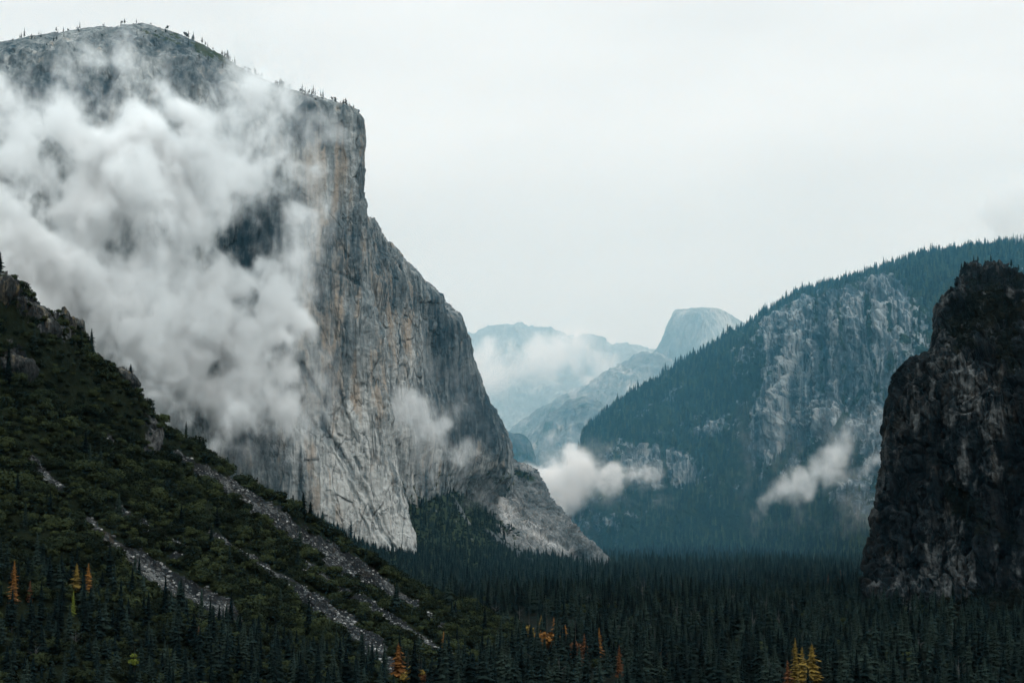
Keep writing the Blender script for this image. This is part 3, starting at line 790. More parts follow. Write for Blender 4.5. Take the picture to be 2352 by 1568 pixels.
far_ridge("distant_ridge", "faint pale mountain crest fading into mist behind the dome",
          [(900, 840), (1000, 815), (1060, 800), (1130, 770), (1170, 756), (1215, 764), (1260, 772), (1300, 784), (1330, 786), (1348, 773), (1366, 782), (1400, 804), (1475, 808), (1560, 826), (1700, 850)],
          1130, 15500, 12500, 1, 0.25, rough=0.8)
far_ridge("spur_ridge", "wooded granite spur leading up towards the distant dome",
          [(1020, 1120), (1120, 1060), (1200, 1000), (1260, 958), (1310, 920), (1360, 890), (1405, 862), (1440, 848), (1475, 836), (1520, 845), (1580, 870), (1700, 900)],
          1200, 10400, 8600, 2, 0.30, 0.15, rough=0.7)
far_ridge("domed_foothill", "dim rounded granite hill below the distant spur",
          [(1100, 1180), (1190, 1080), (1240, 1010), (1280, 960), (1310, 938), (1345, 930), (1385, 945), (1420, 975), (1480, 1010), (1600, 1060)],
          1260, 8600, 7600, 3, 0.35, 0.0, rough=0.6)
far_ridge("valley_buttress", "small hazy rock buttress beyond the granite shoulder",
          [(1040, 1020), (1110, 1008), (1150, 1006), (1185, 1008), (1200, 1025), (1212, 1060), (1222, 1110), (1240, 1180), (1270, 1260)],
          1290, 7000, 6600, 4, 0.45, -0.1, k=1.2, rough=0.5)

# ------------------------------------------------------------------ trees
M_NEEDLE = leaf_material("conifer_needles", (0.0026, 0.0060, 0.0060), (0.0095, 0.0180, 0.0165), (0.022, 0.034, 0.027), 0.9)
M_OAK = leaf_material("oak_leaves", (0.006, 0.0085, 0.0048), (0.0140, 0.0205, 0.0115), (0.037, 0.047, 0.020), 0.85)
M_SCRUB = leaf_material("dark_scrub_leaves", (0.003, 0.0042, 0.003), (0.008, 0.0095, 0.006), (0.015, 0.015, 0.009), 0.6)
M_RNEEDLE = leaf_material("ridge_needles", (0.004, 0.009, 0.008), (0.018, 0.030, 0.020), (0.065, 0.078, 0.034), 0.85)
M_YELLOW = leaf_material("yellow_leaves", (0.07, 0.046, 0.010), (0.23, 0.155, 0.038), (0.28, 0.21, 0.06), 0.5)
M_ORANGE = leaf_material("orange_needles", (0.06, 0.025, 0.009), (0.19, 0.082, 0.024), (0.23, 0.115, 0.03), 0.5)
M_RUST = leaf_material("rust_needles", (0.05, 0.022, 0.012), (0.14, 0.062, 0.028), (0.16, 0.07, 0.035), 0.4)
M_LIME = leaf_material("lime_leaves", (0.06, 0.075, 0.012), (0.13, 0.155, 0.03), (0.16, 0.18, 0.03), 0.5)
M_BARK = leaf_material("bark", (0.022, 0.019, 0.016), (0.05, 0.044, 0.038), (0.05, 0.045, 0.04), 0.3)

M_SNAG = leaf_material('dead_wood', (0.05, 0.05, 0.048), (0.12, 0.12, 0.115), (0.14, 0.135, 0.13), 0.3)


def quads_mesh(name, V, Q, mat):
    me = D.meshes.new(name)
    V = np.asarray(V, np.float32); Q = np.asarray(Q, np.int32)
    me.vertices.add(len(V)); me.vertices.foreach_set("co", V.reshape(-1))
    me.loops.add(Q.size); me.loops.foreach_set("vertex_index", Q.reshape(-1))
    me.polygons.add(len(Q)); me.polygons.foreach_set("loop_start", np.arange(0, Q.size, 4, dtype=np.int32))
    me.update(calc_edges=True)
    me.materials.append(mat)
    return me


def conifer_crown(seed, h=34.0, r=5.2, levels=24, per=7, base=0.12, sparse=0.0, power=0.85, tipr=0.25):
    g = np.random.default_rng(seed)
    V, Q = [], []

    def kite(o, dirv, L, w, droop):
        side = np.array([-dirv[1], dirv[0], 0.0])
        mid = o + dirv * L * 0.5 + np.array([0, 0, -droop * 0.35])
        tip = o + dirv * L + np.array([0, 0, -droop])
        k = len(V)
        V.extend([o, mid + side * w + [0, 0, -0.12 * L], tip, mid - side * w + [0, 0, -0.12 * L]])
        Q.append([k, k + 1, k + 2, k + 3])

    nseg, prev = 7, None                          # dense inner foliage round the stem
    for q, t in enumerate((0.0, 0.1, 0.45, 0.8, 0.97)):
        rr = 0.40 * r * ((1 - t) ** power) * (0.5 if q == 0 else 1.0) * (1 - sparse)
        ring = len(V)
        for j in range(nseg):
            a = 6.283 * j / nseg + 0.4 * q
            V.append(np.array([rr * math.cos(a), rr * math.sin(a), h * (base + (0.985 - base) * t) + g.normal() * 0.5]))
        if prev is not None:
            for j in range(nseg):
                Q.append([prev + j, prev + (j + 1) % nseg, ring + (j + 1) % nseg, ring + j])
        prev = ring
    for i in range(levels):
        t = i / (levels - 1)
        z = h * (base + (0.985 - base) * t ** 0.92)
        R_ = r * ((1 - t) ** power) * (1.0 if t > 0.12 else 0.72 + 2.3 * t) + tipr
        R_ *= g.uniform(0.70, 1.16)
        n = max(4, int(per * (0.6 + 0.4 * (1 - t))))
        a0 = g.uniform(0, 6.28)
        for j in range(n):
            if g.random() < sparse: continue
            a = a0 + 6.283 * j / n + g.normal() * 0.25
            L = R_ * g.uniform(0.62, 1.18)
            dr = L * g.uniform(0.18, 0.55)
            o = np.array([0, 0, z + g.normal() * 0.3])
            dv = np.array([math.cos(a), math.sin(a), 0])
            kite(o, dv, L, 0.20 * L + 0.22, dr)
            for sgn in (-1, 1):
                a2 = a + sgn * g.uniform(0.4, 0.75)
                d2 = np.array([math.cos(a2), math.sin(a2), 0])
                o2 = o + dv * L * g.uniform(0.2, 0.45) + np.array([0, 0, -dr * 0.25])
                kite(o2, d2, L * g.uniform(0.45, 0.68), 0.14 * L + 0.2, dr * g.uniform(0.5, 0.9))
    return V, Q


def round_crown(seed, rx=6.0, h=9.0, lobes=9, n=330, leaf=1.05, low=0.12):
    g = np.random.default_rng(seed)
    cs = []
    for i in range(lobes):
        a = g.uniform(0, 6.28); q = math.sqrt(g.random()) * 0.62
        zz = h * g.uniform(0.32, 0.72) * (1 - 0.35 * q)
        cs.append((rx * q * math.cos(a), rx * q * math.sin(a), zz, rx * g.uniform(0.30, 0.50)))
    V, Q = [], []
    for i in range(n):
        c = cs[g.integers(lobes)]
        dv = g.normal(size=3); dv[2] = abs(dv[2]) * 1.1 - 0.35; dv /= np.linalg.norm(dv)
        p = np.array(c[:3]) + dv * c[3] * g.uniform(0.72, 1.12) * np.array([1, 1, 0.85])
        if p[2] < h * low: p[2] = h * low * g.uniform(0.6, 1.4)
        nn = dv + g.normal(size=3) * 0.45; nn /= np.linalg.norm(nn)
        t1 = np.cross(nn, [0.3, 0.2, 1.0]); t1 /= np.linalg.norm(t1); t2 = np.cross(nn, t1)
        s1, s2 = leaf * g.uniform(0.55, 1.25), leaf * g.uniform(0.5, 1.0)
        k = len(V)
        V.extend([p - t1 * s1, p + t2 * s2 * g.uniform(.5, 1), p + t1 * s1, p - t2 * s2])
        Q.append([k, k + 1, k + 2, k + 3])
    return V, Q


def pole_mesh(name, h, r0, mat, limbs=0, seed=0):
    g = np.random.default_rng(seed)
    V, Q = [], []

    def tube(p0, p1, ra, rb):
        p0 = np.array(p0, float); p1 = np.array(p1, float)
        ax = p1 - p0; ax /= np.linalg.norm(ax)
        s1 = np.cross(ax, [0.31, 0.77, 0.2]); s1 /= np.linalg.norm(s1); s2 = np.cross(ax, s1)
        k = len(V)
        for p, rr in ((p0, ra), (p1, rb)):
            for j in range(6):
                a = 6.283 * j / 6
                V.append(p + rr * (s1 * math.cos(a) + s2 * math.sin(a)))
        for j in range(6):
            Q.append([k + j, k + (j + 1) % 6, k + 6 + (j + 1) % 6, k + 6 + j])
    tube((0, 0, -1.5), (0, 0, h * 0.5), r0, r0 * 0.6)
    tube((0, 0, h * 0.5), (0.1, 0.05, h), r0 * 0.6, r0 * 0.08)
    for i in range(limbs):
        a = g.uniform(0, 6.28); z = h * g.uniform(0.25, 0.6)
        tube((0, 0, z), (math.cos(a) * h * .34, math.sin(a) * h * .34, z + h * .25), r0 * .4, r0 * .1)
    return quads_mesh(name, V, Q, mat)


CON = []                                       # (crown data, height)
for k, kw in enumerate([dict(h=35, r=7.6, levels=22, power=0.72, per=8), dict(h=31, r=8.6, levels=20, power=0.66, per=8), dict(h=37, r=6.8, levels=24, per=7, power=0.75),
                        dict(h=28, r=9.2, levels=18, sparse=0.12, power=0.6, per=8), dict(h=33, r=7.0, levels=20, sparse=0.25, base=0.2, power=0.65),
                        dict(h=25, r=8.0, levels=17, power=0.55, base=0.05, per=8)]):
    CON.append((conifer_crown(50 + k, **kw), kw["h"]))
PINE = [(round_crown(93, 4.2, 10.0, 7, 150, 0.9, 0.3), 10), (conifer_crown(90, h=16, r=3.6, levels=12, per=6, base=0.30, sparse=0.25, power=0.5, tipr=0.8), 16),
        (conifer_crown(91, h=14, r=3.0, levels=12, per=6, base=0.15, sparse=0.15, power=0.8), 14),
        (conifer_crown(92, h=18, r=2.8, levels=15, per=6, base=0.2, sparse=0.2, power=0.8), 18)]
OAK = [round_crown(70, 6.0, 8.5), round_crown(71, 7.0, 9.5, 11, 380), round_crown(72, 5.0, 9.0, 8, 300), round_crown(73, 6.5, 7.0, 10, 340)]
HT = [h for c, h in CON] + [22, 18, 16]
ME_CON = [quads_mesh("conifer_crown", *c, M_NEEDLE) for c, h in CON]
ME_TRUNK = [pole_mesh("conifer_trunk", h, 0.42, M_BARK) for c, h in CON]
ME_PINE = [quads_mesh("pine_crown", *c, M_NEEDLE) for c, h in PINE]
ME_PTRUNK = [pole_mesh("pine_trunk", h * 0.95, 0.3, M_BARK) for c, h in PINE]
ME_OAK = [quads_mesh("oak_crown", *c, M_OAK) for c in OAK]
ME_OTRUNK = [pole_mesh("oak_trunk", 5.5, 0.3, M_BARK, 4, 5 + i) for i in range(4)]
TALL = [round_crown(95, 6.5, 24, 13, 420, 1.15, 0.2), round_crown(96, 5.5, 20, 10, 340, 1.0, 0.22), round_crown(97, 7.5, 18, 13, 400, 1.2, 0.2)]
THICKET = round_crown(98, 12.0, 8.0, 20, 800, 1.05, 0.12)
ME_TALL = [quads_mesh('broadleaf_crown', *c, M_OAK) for c in TALL]
ME_SNAG = pole_mesh('dead_trunk', 27, 0.42, M_SNAG, 9, 3)
ME_THICK = quads_mesh('thicket_crown', *THICKET, M_OAK)
ME_RCON = [quads_mesh("ridge_crown", *c, M_RNEEDLE) for c, h in CON[:4]]
ME_SCRUB = [quads_mesh("scrub_crown", *c, M_SCRUB) for c in OAK]


def tree(name, loc, crown, trunk, sc, rz, label, cat, group):
    e_ = D.objects.new(name, None)
    e_.empty_display_size = 1.0
    COL.objects.link(e_)
    e_.location = loc
    e_.rotation_euler = (0, 0, rz)
    e_.scale = (sc, sc, sc) if not isinstance(sc, tuple) else sc
    tag(e_, label, cat, group)
    for nm, me in (("crown", crown), ("trunk", trunk)):
        if me is None: continue
        o = D.objects.new(nm, me)
        COL.objects.link(o)
        o.parent = e_
    return e_


# points instanced as one mass -----------------------------------------------------------------
def scatter(name, pts, sc, rz, kd, meshes, label, cat):
    me = D.meshes.new(name)
    pts = np.asarray(pts, np.float32)
    me.vertices.add(len(pts)); me.vertices.foreach_set("co", pts.reshape(-1))
    for an, ty, v_ in (("size", "FLOAT", np.asarray(sc, np.float32)), ("turn", "FLOAT", np.asarray(rz, np.float32)), ("sort", "INT", np.asarray(kd, np.int32))):
        a_ = me.attributes.new(an, ty, "POINT"); a_.data.foreach_set("value", v_)
    o = D.objects.new(name, me)
    COL.objects.link(o)
    ng = D.node_groups.new(name, "GeometryNodeTree")
    ng.interface.new_socket("Geometry", in_out="INPUT", socket_type="NodeSocketGeometry")
    ng.interface.new_socket("Geometry", in_out="OUTPUT", socket_type="NodeSocketGeometry")
    nd, ln = ng.nodes, ng.links
    gi = nd.new("NodeGroupInput"); go = nd.new("NodeGroupOutput")
    join = nd.new("GeometryNodeJoinGeometry")

    def named(nm, ty):
        q = nd.new("GeometryNodeInputNamedAttribute"); q.data_type = ty
        q.inputs["Name"].default_value = nm
        return q.outputs["Attribute"]
    sz, tn, so = named("size", "FLOAT"), named("turn", "FLOAT"), named("sort", "INT")
    comb = nd.new("ShaderNodeCombineXYZ"); ln.new(tn, comb.inputs["Z"])
    for k, msh in enumerate(meshes):
        src = D.objects.new(msh.name, msh)       # never linked to the scene: only a source of shape
        oi = nd.new("GeometryNodeObjectInfo"); oi.inputs["Object"].default_value = src
        oi.inputs["As Instance"].default_value = True
        cmp_ = nd.new("FunctionNodeCompare"); cmp_.data_type = "INT"; cmp_.operation = "EQUAL"
        ln.new(so, cmp_.inputs[2]); cmp_.inputs[3].default_value = k
        iop = nd.new("GeometryNodeInstanceOnPoints")
        ln.new(gi.outputs[0], iop.inputs["Points"]); ln.new(cmp_.outputs[0], iop.inputs["Selection"])
        ln.new(oi.outputs["Geometry"], iop.inputs["Instance"])
        ln.new(comb.outputs[0], iop.inputs["Rotation"]); ln.new(sz, iop.inputs["Scale"])
        ln.new(iop.outputs[0], join.inputs[0])
    ln.new(join.outputs[0], go.inputs[0])
    md = o.modifiers.new("scatter", "NODES"); md.node_group = ng
    me.materials.append(meshes[0].materials[0])
    return tag(o, label, cat, kind="stuff")


def sample_grid(P, weight, n, seed):
    """n random points on a grid surface, chance = cell area * weight"""
    g = np.random.default_rng(seed)
    a = P[:-1, :-1]; b = P[:-1, 1:]; c = P[1:, 1:]; d_ = P[1:, :-1]
    cr = np.cross(c - a, d_ - b)
    area = 0.5 * np.linalg.norm(cr, axis=-1)
    w = (area * weight[:-1, :-1]).reshape(-1)
    w = np.clip(w, 0, None); w /= w.sum()
    i = g.choice(len(w), n, p=w)
    iy, ix = np.unravel_index(i, area.shape)
    s, t = g.random(n)[:, None], g.random(n)[:, None]
    return (a[iy, ix] * (1 - s) * (1 - t) + b[iy, ix] * s * (1 - t) + c[iy, ix] * s * t + d_[iy, ix] * (1 - s) * t), iy, ix


def in_frame(p, m=60):
    x, y = project(p)
    return (x > -m) & (x < W0 + m) & (y > -m) & (y < H0 + 100)


def thin(p, spacing, seed=0):
    """drop points that crowd each other (cell hash)"""
    key = np.floor(p[:, :2] / spacing).astype(np.int64)
    _, keep = np.unique(key[:, 0] * 1000003 + key[:, 1], return_index=True)
    r = np.zeros(len(p), bool); r[keep] = True
    return r


# --- single trees that stand out ------------------------------------------------------------
def surface_at(P, px, py):
    """the point of a grid surface nearest to a pixel"""
    x, y = project(P)
    i = np.argmin((x - px) ** 2 + (y - py) ** 2)
    return P.reshape(-1, 3)[i].copy()


def floor_at(px, py):
    x, f, u = ray(px, py)
    k = (FLOOR - 3) / u
    p = np.array([x * k, f * k, 0.0]); p[2] = float(floor_z(p[0:1], p[1:2])[0])
    return p


AUT = [  # px, foot py, height px, material, variant, surface, label
    (175, 1362, 72, M_YELLOW, 1, "h", "yellow gold conifer beside an orange one on the lower hillside"),
    (203, 1366, 74, M_ORANGE, 0, "h", "orange red conifer touching the yellow one on the lower hillside"),
    (30, 1395, 110, M_ORANGE, 2, "h", "tall golden orange conifer at the edge of the hillside forest"),
    (68, 1392, 62, M_RUST, 4, "h", "thin rust orange conifer right of the tall golden one"),
    (166, 1420, 66, M_LIME, 2, "h", "slim yellow green conifer below the yellow and orange pair"),
    (455, 1470, 36, M_RUST, 4, "h", "small ragged orange conifer alone in the dark hillside forest"),
    (308, 1545, 58, M_LIME, 6, "h", "bright lime green tree alone near the bottom of the hillside forest"),
    (1018, 1500, 52, M_ORANGE, 0, "h", "narrow red orange conifer at the foot of the scree chute"),
    (915, 1570, 96, M_ORANGE, 1, "h", "tallest golden tree of the yellow clump at the bottom edge"),
    (938, 1590, 84, M_YELLOW, 6, "h", "wide yellow tree in the middle of the bottom edge clump"),
    (962, 1590, 66, M_YELLOW, 7, "h", "ragged yellow tree right of the tall golden ones"),
    (985, 1598, 52, M_RUST, 8, "h", "dull rust tree beside the ragged yellow clump"),
    (1032, 1598, 52, M_YELLOW, 7, "h", "small yellow tree at the bottom edge apart from the clump"),
    (1072, 1600, 60, M_LIME, 6, "h", "yellow green tree at the bottom edge, outermost of the autumn trees"),
    (1215, 1452, 38, M_YELLOW, 7, "f", "short bright yellow tree at the start of the orange forest row"),
    (1243, 1448, 44, M_YELLOW, 2, "f", "thin pale yellow conifer in the orange forest row"),
    (1256, 1470, 34, M_ORANGE, 8, "f", "small orange tree low in the forest row"),
    (1272, 1460, 50, M_ORANGE, 0, "f", "tallest orange red conifer of the forest row"),
    (1298, 1475, 44, M_ORANGE, 1, "f", "broad orange conifer next to the tallest of the forest row"),
    (1322, 1482, 30, M_RUST, 7, "f", "small brownish orange tree in the forest row"),
    (1342, 1492, 44, M_RUST, 0, "f", "dark orange conifer low in the forest row"),
    (1376, 1486, 52, M_ORANGE, 2, "f", "slim orange conifer at the far end of the forest row"),
    (1524, 1490, 32, M_RUST, 0, "f", "small muted orange conifer alone in the open forest"),
    (1422, 1505, 30, M_RUST, 2, "f", "thin rusty conifer between the orange row and the lone orange conifer"),
    (1826, 1552, 96, M_YELLOW, 2, "f", "tallest olive gold conifer of the clump near the dark cliff"),
    (1842, 1550, 76, M_YELLOW, 0, "f", "olive gold conifer just right of the tallest in the clump"),
    (1864, 1552, 84, M_YELLOW, 1, "f", "broad yellow green conifer at the right of the gold clump"),
    (1808, 1562, 60, M_RUST, 4, "f", "lowest rusty conifer at the left of the gold clump"),
    (1930, 1345, 40, M_RUST, 0, "f", "dim red brown conifer just left of the dark cliff foot"),
    (1902, 1350, 34, M_RUST, 2, "f", "faint red brown conifer further left of the dark cliff foot"),
]
LONE = [
    (696, 1192, 62, 1, SLP, "lone dark fir standing on the hillside crest against the pale wall"),
    (806, 1240, 48, 4, TAL, "slim fir on the talus against the foot of the pale wall"),
    (272, 1192, 62, 3, SLP, "broad dark conifer beside a small scree patch on the hillside"),
    (57, 1215, 66, 2, SLP, "spindly conifer above the scree on the upper left hillside"),
    (498, 1215, 50, 1, SLP, "dark conifer at the head of the middle scree chute"),
    (1030, 1392, 66, 1, SLP, "tall dark conifer where the hillside meets the valley forest"),
]

AUT_P, AUT_S = [], []
for px_, fy, hp_, mat, k, sf, lab in AUT:
    if sf == "h":
        p0 = surface_at(SLP, px_, min(fy, 1640))
        sc = hp_ / FPX * p0[1] / HT[k]
    else:                                        # the crown top shows above the canopy; the foot stands on the floor below
        hh = 27 + 0.16 * hp_
        x_, f_, u_ = ray(px_, fy - hp_)
        kk = (FLOOR - 4 + hh) / u_
        p0 = np.array([x_ * kk, f_ * kk, 0.0]); p0[2] = float(floor_z(p0[0:1], p0[1:2])[0])
        sc = hh / HT[k]
    AUT_P.append(p0); AUT_S.append(sc)
CLEAR = [(p, 8.0, 45.0 if q[5] == "f" else (70.0 if q[1] > 1560 else 22.0)) for p, q in zip(AUT_P, AUT)] + [(surface_at(P_, a, b), 8.0, 30.0) for a, b, c, d_, P_, e_ in LONE]


def clear_of(p):
    """drop trees that would stand right in front of one that shows"""
    r = np.ones(len(p), bool)
    for q, w, dep in CLEAR:
        lat = np.abs(p[:, 0] - q[0] * p[:, 1] / q[1])
        r &= ~((lat < w) & (p[:, 1] < q[1] + 5) & (p[:, 1] > q[1] - dep))
    return r


# --- valley and hillside conifers
g = np.random.default_rng(21)
n = 102000
Yv = np.sqrt(g.uniform(1350 ** 2, 5700 ** 2, n))
Xv = g.uniform(-0.33, 0.42, n) * Yv
fp = np.stack([Xv, Yv, floor_z(Xv, Yv)], -1)
fp = fp[thin(fp, 15.5)]
fp = fp[(perlin(fp / 70.0) + 0.35 * perlin(fp / 22.0) > -0.16) | (g.random(len(fp)) < 0.15)]
x_, y_ = project(fp)
# floor that lies inside the hillside or the cliffs carries no trees
foot_line = np.interp(x_, [0, 900, 1080, 1370, 1430], [1690, 1650, 1535, 1455, 1440])
keep = ~((fp[:, 1] < 2330) & (y_ < foot_line) & (x_ < 1430))
keep &= ~((x_ > 1990) & (fp[:, 1] > 2430 - (x_ - 1990) * 0.45))
keep &= in_frame(fp, 380) & clear_of(fp)
fp = fp[keep]

hp, iy, ix = sample_grid(SLP, (1 - SLP_SCREE) ** 2 * (1 - SLP_ROCK), 16000, 5)
hx, hy = project(hp)
line = np.interp(hx, [-100, 0, 150, 430, 600, 900, 1100, 1300], [1270, 1290, 1330, 1425, 1480, 1545, 1580, 1540])
con_p = np.clip((hy - line) / 60 + 0.3, 0.012, 0.95)
is_con = g.random(len(hp)) < con_p * 0.62
hcon = hp[is_con & in_frame(hp) & clear_of(hp)]
hcon = hcon[thin(hcon, 14)]
allc = np.concatenate([fp, hcon])
on_hill = np.concatenate([np.zeros(len(fp), bool), np.ones(len(hcon), bool)])
size = (0.5 + 0.85 * g.beta(1.7, 1.7, len(allc))) * np.where(on_hill, 0.86, 1.0)
size *= 1.0 + 0.30 * perlin(allc / 130.0)
turn = g.uniform(0, 6.28, len(allc))
sort = g.choice(6, len(allc), p=[.26, .22, .2, .12, .1, .1])
cx, cyy = project(allc)
app = size / allc[:, 1] * ((cx > 10) & (cx < W0 - 10) & (cyy < H0 + 60) & (cyy > 1200))
order = np.argsort(-app)
big = np.zeros(len(allc), bool); big[order[:270]] = True
for i in order[:270]:
    hill = bool(on_hill[i])
    if hill:
        lab, grp = "dark green conifer rising from the foot of the brushy hillside", "conifers at the foot of the brushy hillside"
    elif cx[i] > 1700:
        lab, grp = "near black conifer in the shaded forest below the dark cliff", "conifers in the forest below the dark cliff"
    else:
        lab, grp = "dark green conifer in the dense forest along the bottom edge", "conifers in the dense valley forest"
    tree("conifer_tree", allc[i], ME_CON[sort[i]], ME_TRUNK[sort[i]], float(size[i]), float(turn[i]), lab, "tree", grp)

# rest of the conifers, with those on the wooded talus
tp, iy, ix = sample_grid(TAL, np.clip(TAL_VEG, 0, 1) ** 2, 7000, 8)
tp = tp[in_frame(tp)]; tp = tp[thin(tp, 7)]
ap_, iy, ix = sample_grid(APR, np.clip(APR_VEG - 0.25, 0, 1), 900, 9)
tp = np.concatenate([tp, ap_])
tx, ty = project(tp)
tsz = g.uniform(0.35, 0.62, len(tp)) * np.where(ty > 1270, 1.25, 1.0)
rest = ~big
scatter("forest", np.concatenate([allc[rest], tp]), np.concatenate([size[rest], tsz]),
        np.concatenate([turn[rest], g.uniform(0, 6.28, len(tp))]), np.concatenate([np.where(g.random(int(rest.sum())) < 0.16, g.choice([6, 7, 8, 6, 7, 8, 9], int(rest.sum())), sort[rest]), g.choice(6, len(tp))]),
        ME_CON + ME_TALL + [ME_SNAG], "dense dark conifer forest covering the valley floor", "forest")

# --- oaks and brush of the hillside
op, iy, ix = sample_grid(SLP, np.clip(1 - 1.5 * SLP_SCREE - 0.75 * SLP_CHUTE, 0, 1) * (1 - 0.75 * SLP_ROCK), 22000, 6)
ox, oy = project(op)
line2 = np.interp(ox, [-100, 0, 150, 430, 600, 900, 1100, 1300], [1300, 1320, 1380, 1500, 1560, 1600, 1600, 1440])
ok = in_frame(op) & clear_of(op) & ((oy < line2) | (g.random(len(op)) < 0.30))
op = op[ok]; op = op[thin(op, 6.0)]
ox, oy = project(op)
osz = (0.45 + 1.2 * g.beta(1.5, 2.2, len(op))) * (1 + 0.35 * perlin(op / 55.0)) * np.interp(oy, [600, 900, 1300], [0.62, 0.85, 1.0])
op[:, 2] -= 0.8
oturn = g.uniform(0, 6.28, len(op)); osort = g.choice(4, len(op))
oap = osz / op[:, 1] * ((ox > 10) & (ox < W0 - 10) & (oy < H0 - 5))
oord = np.argsort(-oap)
obig = np.zeros(len(op), bool); obig[oord[:270]] = True
for i in oord[:270]:
    if oy[i] > 1330: lab, grp = "rounded olive green oak among conifers low on the hillside", "oaks low on the hillside"
    else: lab, grp = "rounded dark green oak in the brush high on the hillside", "oaks high on the hillside"
    tree("oak_tree", op[i], ME_OAK[osort[i]], ME_OTRUNK[osort[i]], float(osz[i]), float(oturn[i]), lab, "tree", grp)
tp2, iy, ix = sample_grid(TAL, np.clip(TAL_VEG, 0, 1) ** 2, 5000, 18)
tp2 = tp2[in_frame(tp2)]
sp2, iy, ix = sample_grid(APR, np.clip(APR_VEG - 0.2, 0, 1), 1300, 19)
ob2 = np.concatenate([op[~obig], tp2, sp2])
scatter("brush", ob2, np.concatenate([osz[~obig], g.uniform(0.4, 0.8, len(tp2)), g.uniform(0.35, 0.7, len(sp2))]),
        g.uniform(0, 6.28, len(ob2)), g.choice(5, len(ob2), p=[.2, .2, .2, .2, .2]), ME_OAK + [ME_THICK], "dense rounded oak brush covering the slopes", "brush")

# --- scrub on the dark cliff, woods of the ridge
dp, iy, ix = sample_grid(DRK, np.clip(DRK_VEG - 0.25, 0, 1), 4200, 31)
dpx, dpy = project(dp)
scatter("cliff_scrub", dp[in_frame(dp)], g.uniform(0.3, 0.75, int(in_frame(dp).sum())), g.uniform(0, 6.28, int(in_frame(dp).sum())),
        g.choice(4, int(in_frame(dp).sum())), ME_SCRUB, "black green scrub clinging to the dark cliff", "scrub")
rp, iy, ix = sample_grid(RDG, np.clip(RDG_VEG - 0.35, 0, 1), 26000, 33)
rp = rp[in_frame(rp)]; rp = rp[thin(rp, 11)]
crest_j = int(0.93 * 559)
cp_ = RDG[crest_j - 6:crest_j + 8].reshape(-1, 3)
cp_ = cp_[g.choice(len(cp_), 1500)]
cp_ = cp_[in_frame(cp_)]
rall = np.concatenate([rp, cp_])
scatter("ridge_woods", rall, np.concatenate([g.uniform(0.45, 1.1, len(rp)), g.uniform(0.5, 1.45, len(cp_))]), g.uniform(0, 6.28, len(rall)),
        g.choice(4, len(rall)), ME_RCON, "blue hazed conifer woods covering the far ridge", "woods")

# --- boulders of the scree
def rock_mesh(seed):
    gg = np.random.default_rng(seed)
    bm = bmesh.new()
    bmesh.ops.create_icosphere(bm, subdivisions=1, radius=1.0)
    for v_ in bm.verts:
        v_.co = v_.co * gg.uniform(0.65, 1.15)
        v_.co.z *= 0.7
    me = D.meshes.new("scree_rock"); bm.to_mesh(me); bm.free()
    return me


s_ = N("scree_rock")
oi_ = s_.n("ShaderNodeObjectInfo")
M_SCREE = s_.finish(s_.ramp(oi_.outputs["Random"], [(0.0, (0.02, 0.022, 0.024)), (0.5, (0.036, 0.039, 0.041)), (0.8, (0.115, 0.12, 0.12)), (1.0, (0.34, 0.33, 0.315))]), 0.8)
ME_ROCK = [rock_mesh(i) for i in range(4)]
for me in ME_ROCK: me.materials.append(M_SCREE)
kp, iy, ix = sample_grid(SLP, np.clip(SLP_SCREE - 0.2, 0, 1), 15000, 41)
kp = kp[in_frame(kp)]
scatter("scree", kp, g.gamma(1.5, 0.45, len(kp)) + 0.22, g.uniform(0, 6.28, len(kp)), g.choice(4, len(kp)), ME_ROCK,
        "loose grey boulders lying in the scree chutes", "scree")

TINTED = {}
def tinted(k, mat, kind="con"):
    key = (k, mat.name, kind)
    if key not in TINTED:
        data = CON[k][0] if k < 6 else TALL[k - 6]
        TINTED[key] = quads_mesh(("conifer_crown" if kind == "con" else "oak_crown"), *data, mat)
    return TINTED[key]


for (px_, fy, hp_, mat, k, sf, lab), p0, sc in zip(AUT, AUT_P, AUT_S):
    wide = random.uniform(1.0, 1.2) if k in (1, 3, 5) else random.uniform(0.85, 1.05)
    tree("autumn_tree", p0, tinted(k, mat), ME_TRUNK[min(k, 5)], (sc * wide, sc * wide, sc), random.uniform(0, 6.28), lab, "tree", "autumn coloured trees")

for px_, fy, hp_, k, P_, lab in LONE:
    p0 = surface_at(P_, px_, fy)
    sc = hp_ / FPX * p0[1] / HT[k]
    tree("conifer_tree", p0, ME_CON[k], ME_TRUNK[k], (sc * 0.95, sc * 0.95, sc), random.uniform(0, 6.28), lab, "tree", "conifers that stand alone")

# pines along the rim of the granite wall
gr = np.random.default_rng(77)
cpx, cpy = project(CAP)
crest = np.argmin(np.where(np.arange(900)[:, None] > 700, cpy, 1e9), axis=0)
wcol = np.clip(fbm(np.stack([np.arange(640) / 17.0, np.zeros(640), np.zeros(640)], -1), 3) + 0.35, 0.02, None) ** 1.5
wcol *= np.interp(np.arange(640), [0, 60, 70, 200, 250, 330, 400, 530, 540], [0, 0, .7, .7, 1.6, 2.6, 2.0, .8, 0])
wcol /= wcol.sum()
for k in range(275):
    front = k % 5 > 1
    i = int(gr.choice(640, p=wcol))
    j = int(crest[i]) - (int(gr.integers(1, 46)) if front else 0)
    p0 = CAP[j, i].copy(); p0[2] -= 0.5
    q = int(gr.integers(4)); sc = float(0.35 + 0.95 * gr.beta(1.2, 2.2)) * (0.9 if front else 1.1)
    tree("pine_tree", p0, ME_PINE[q], ME_PTRUNK[q], sc, float(gr.uniform(0, 6.28)),
         "small dark pine on the bare rim of the granite wall", "tree", "pines along the rim of the granite wall")
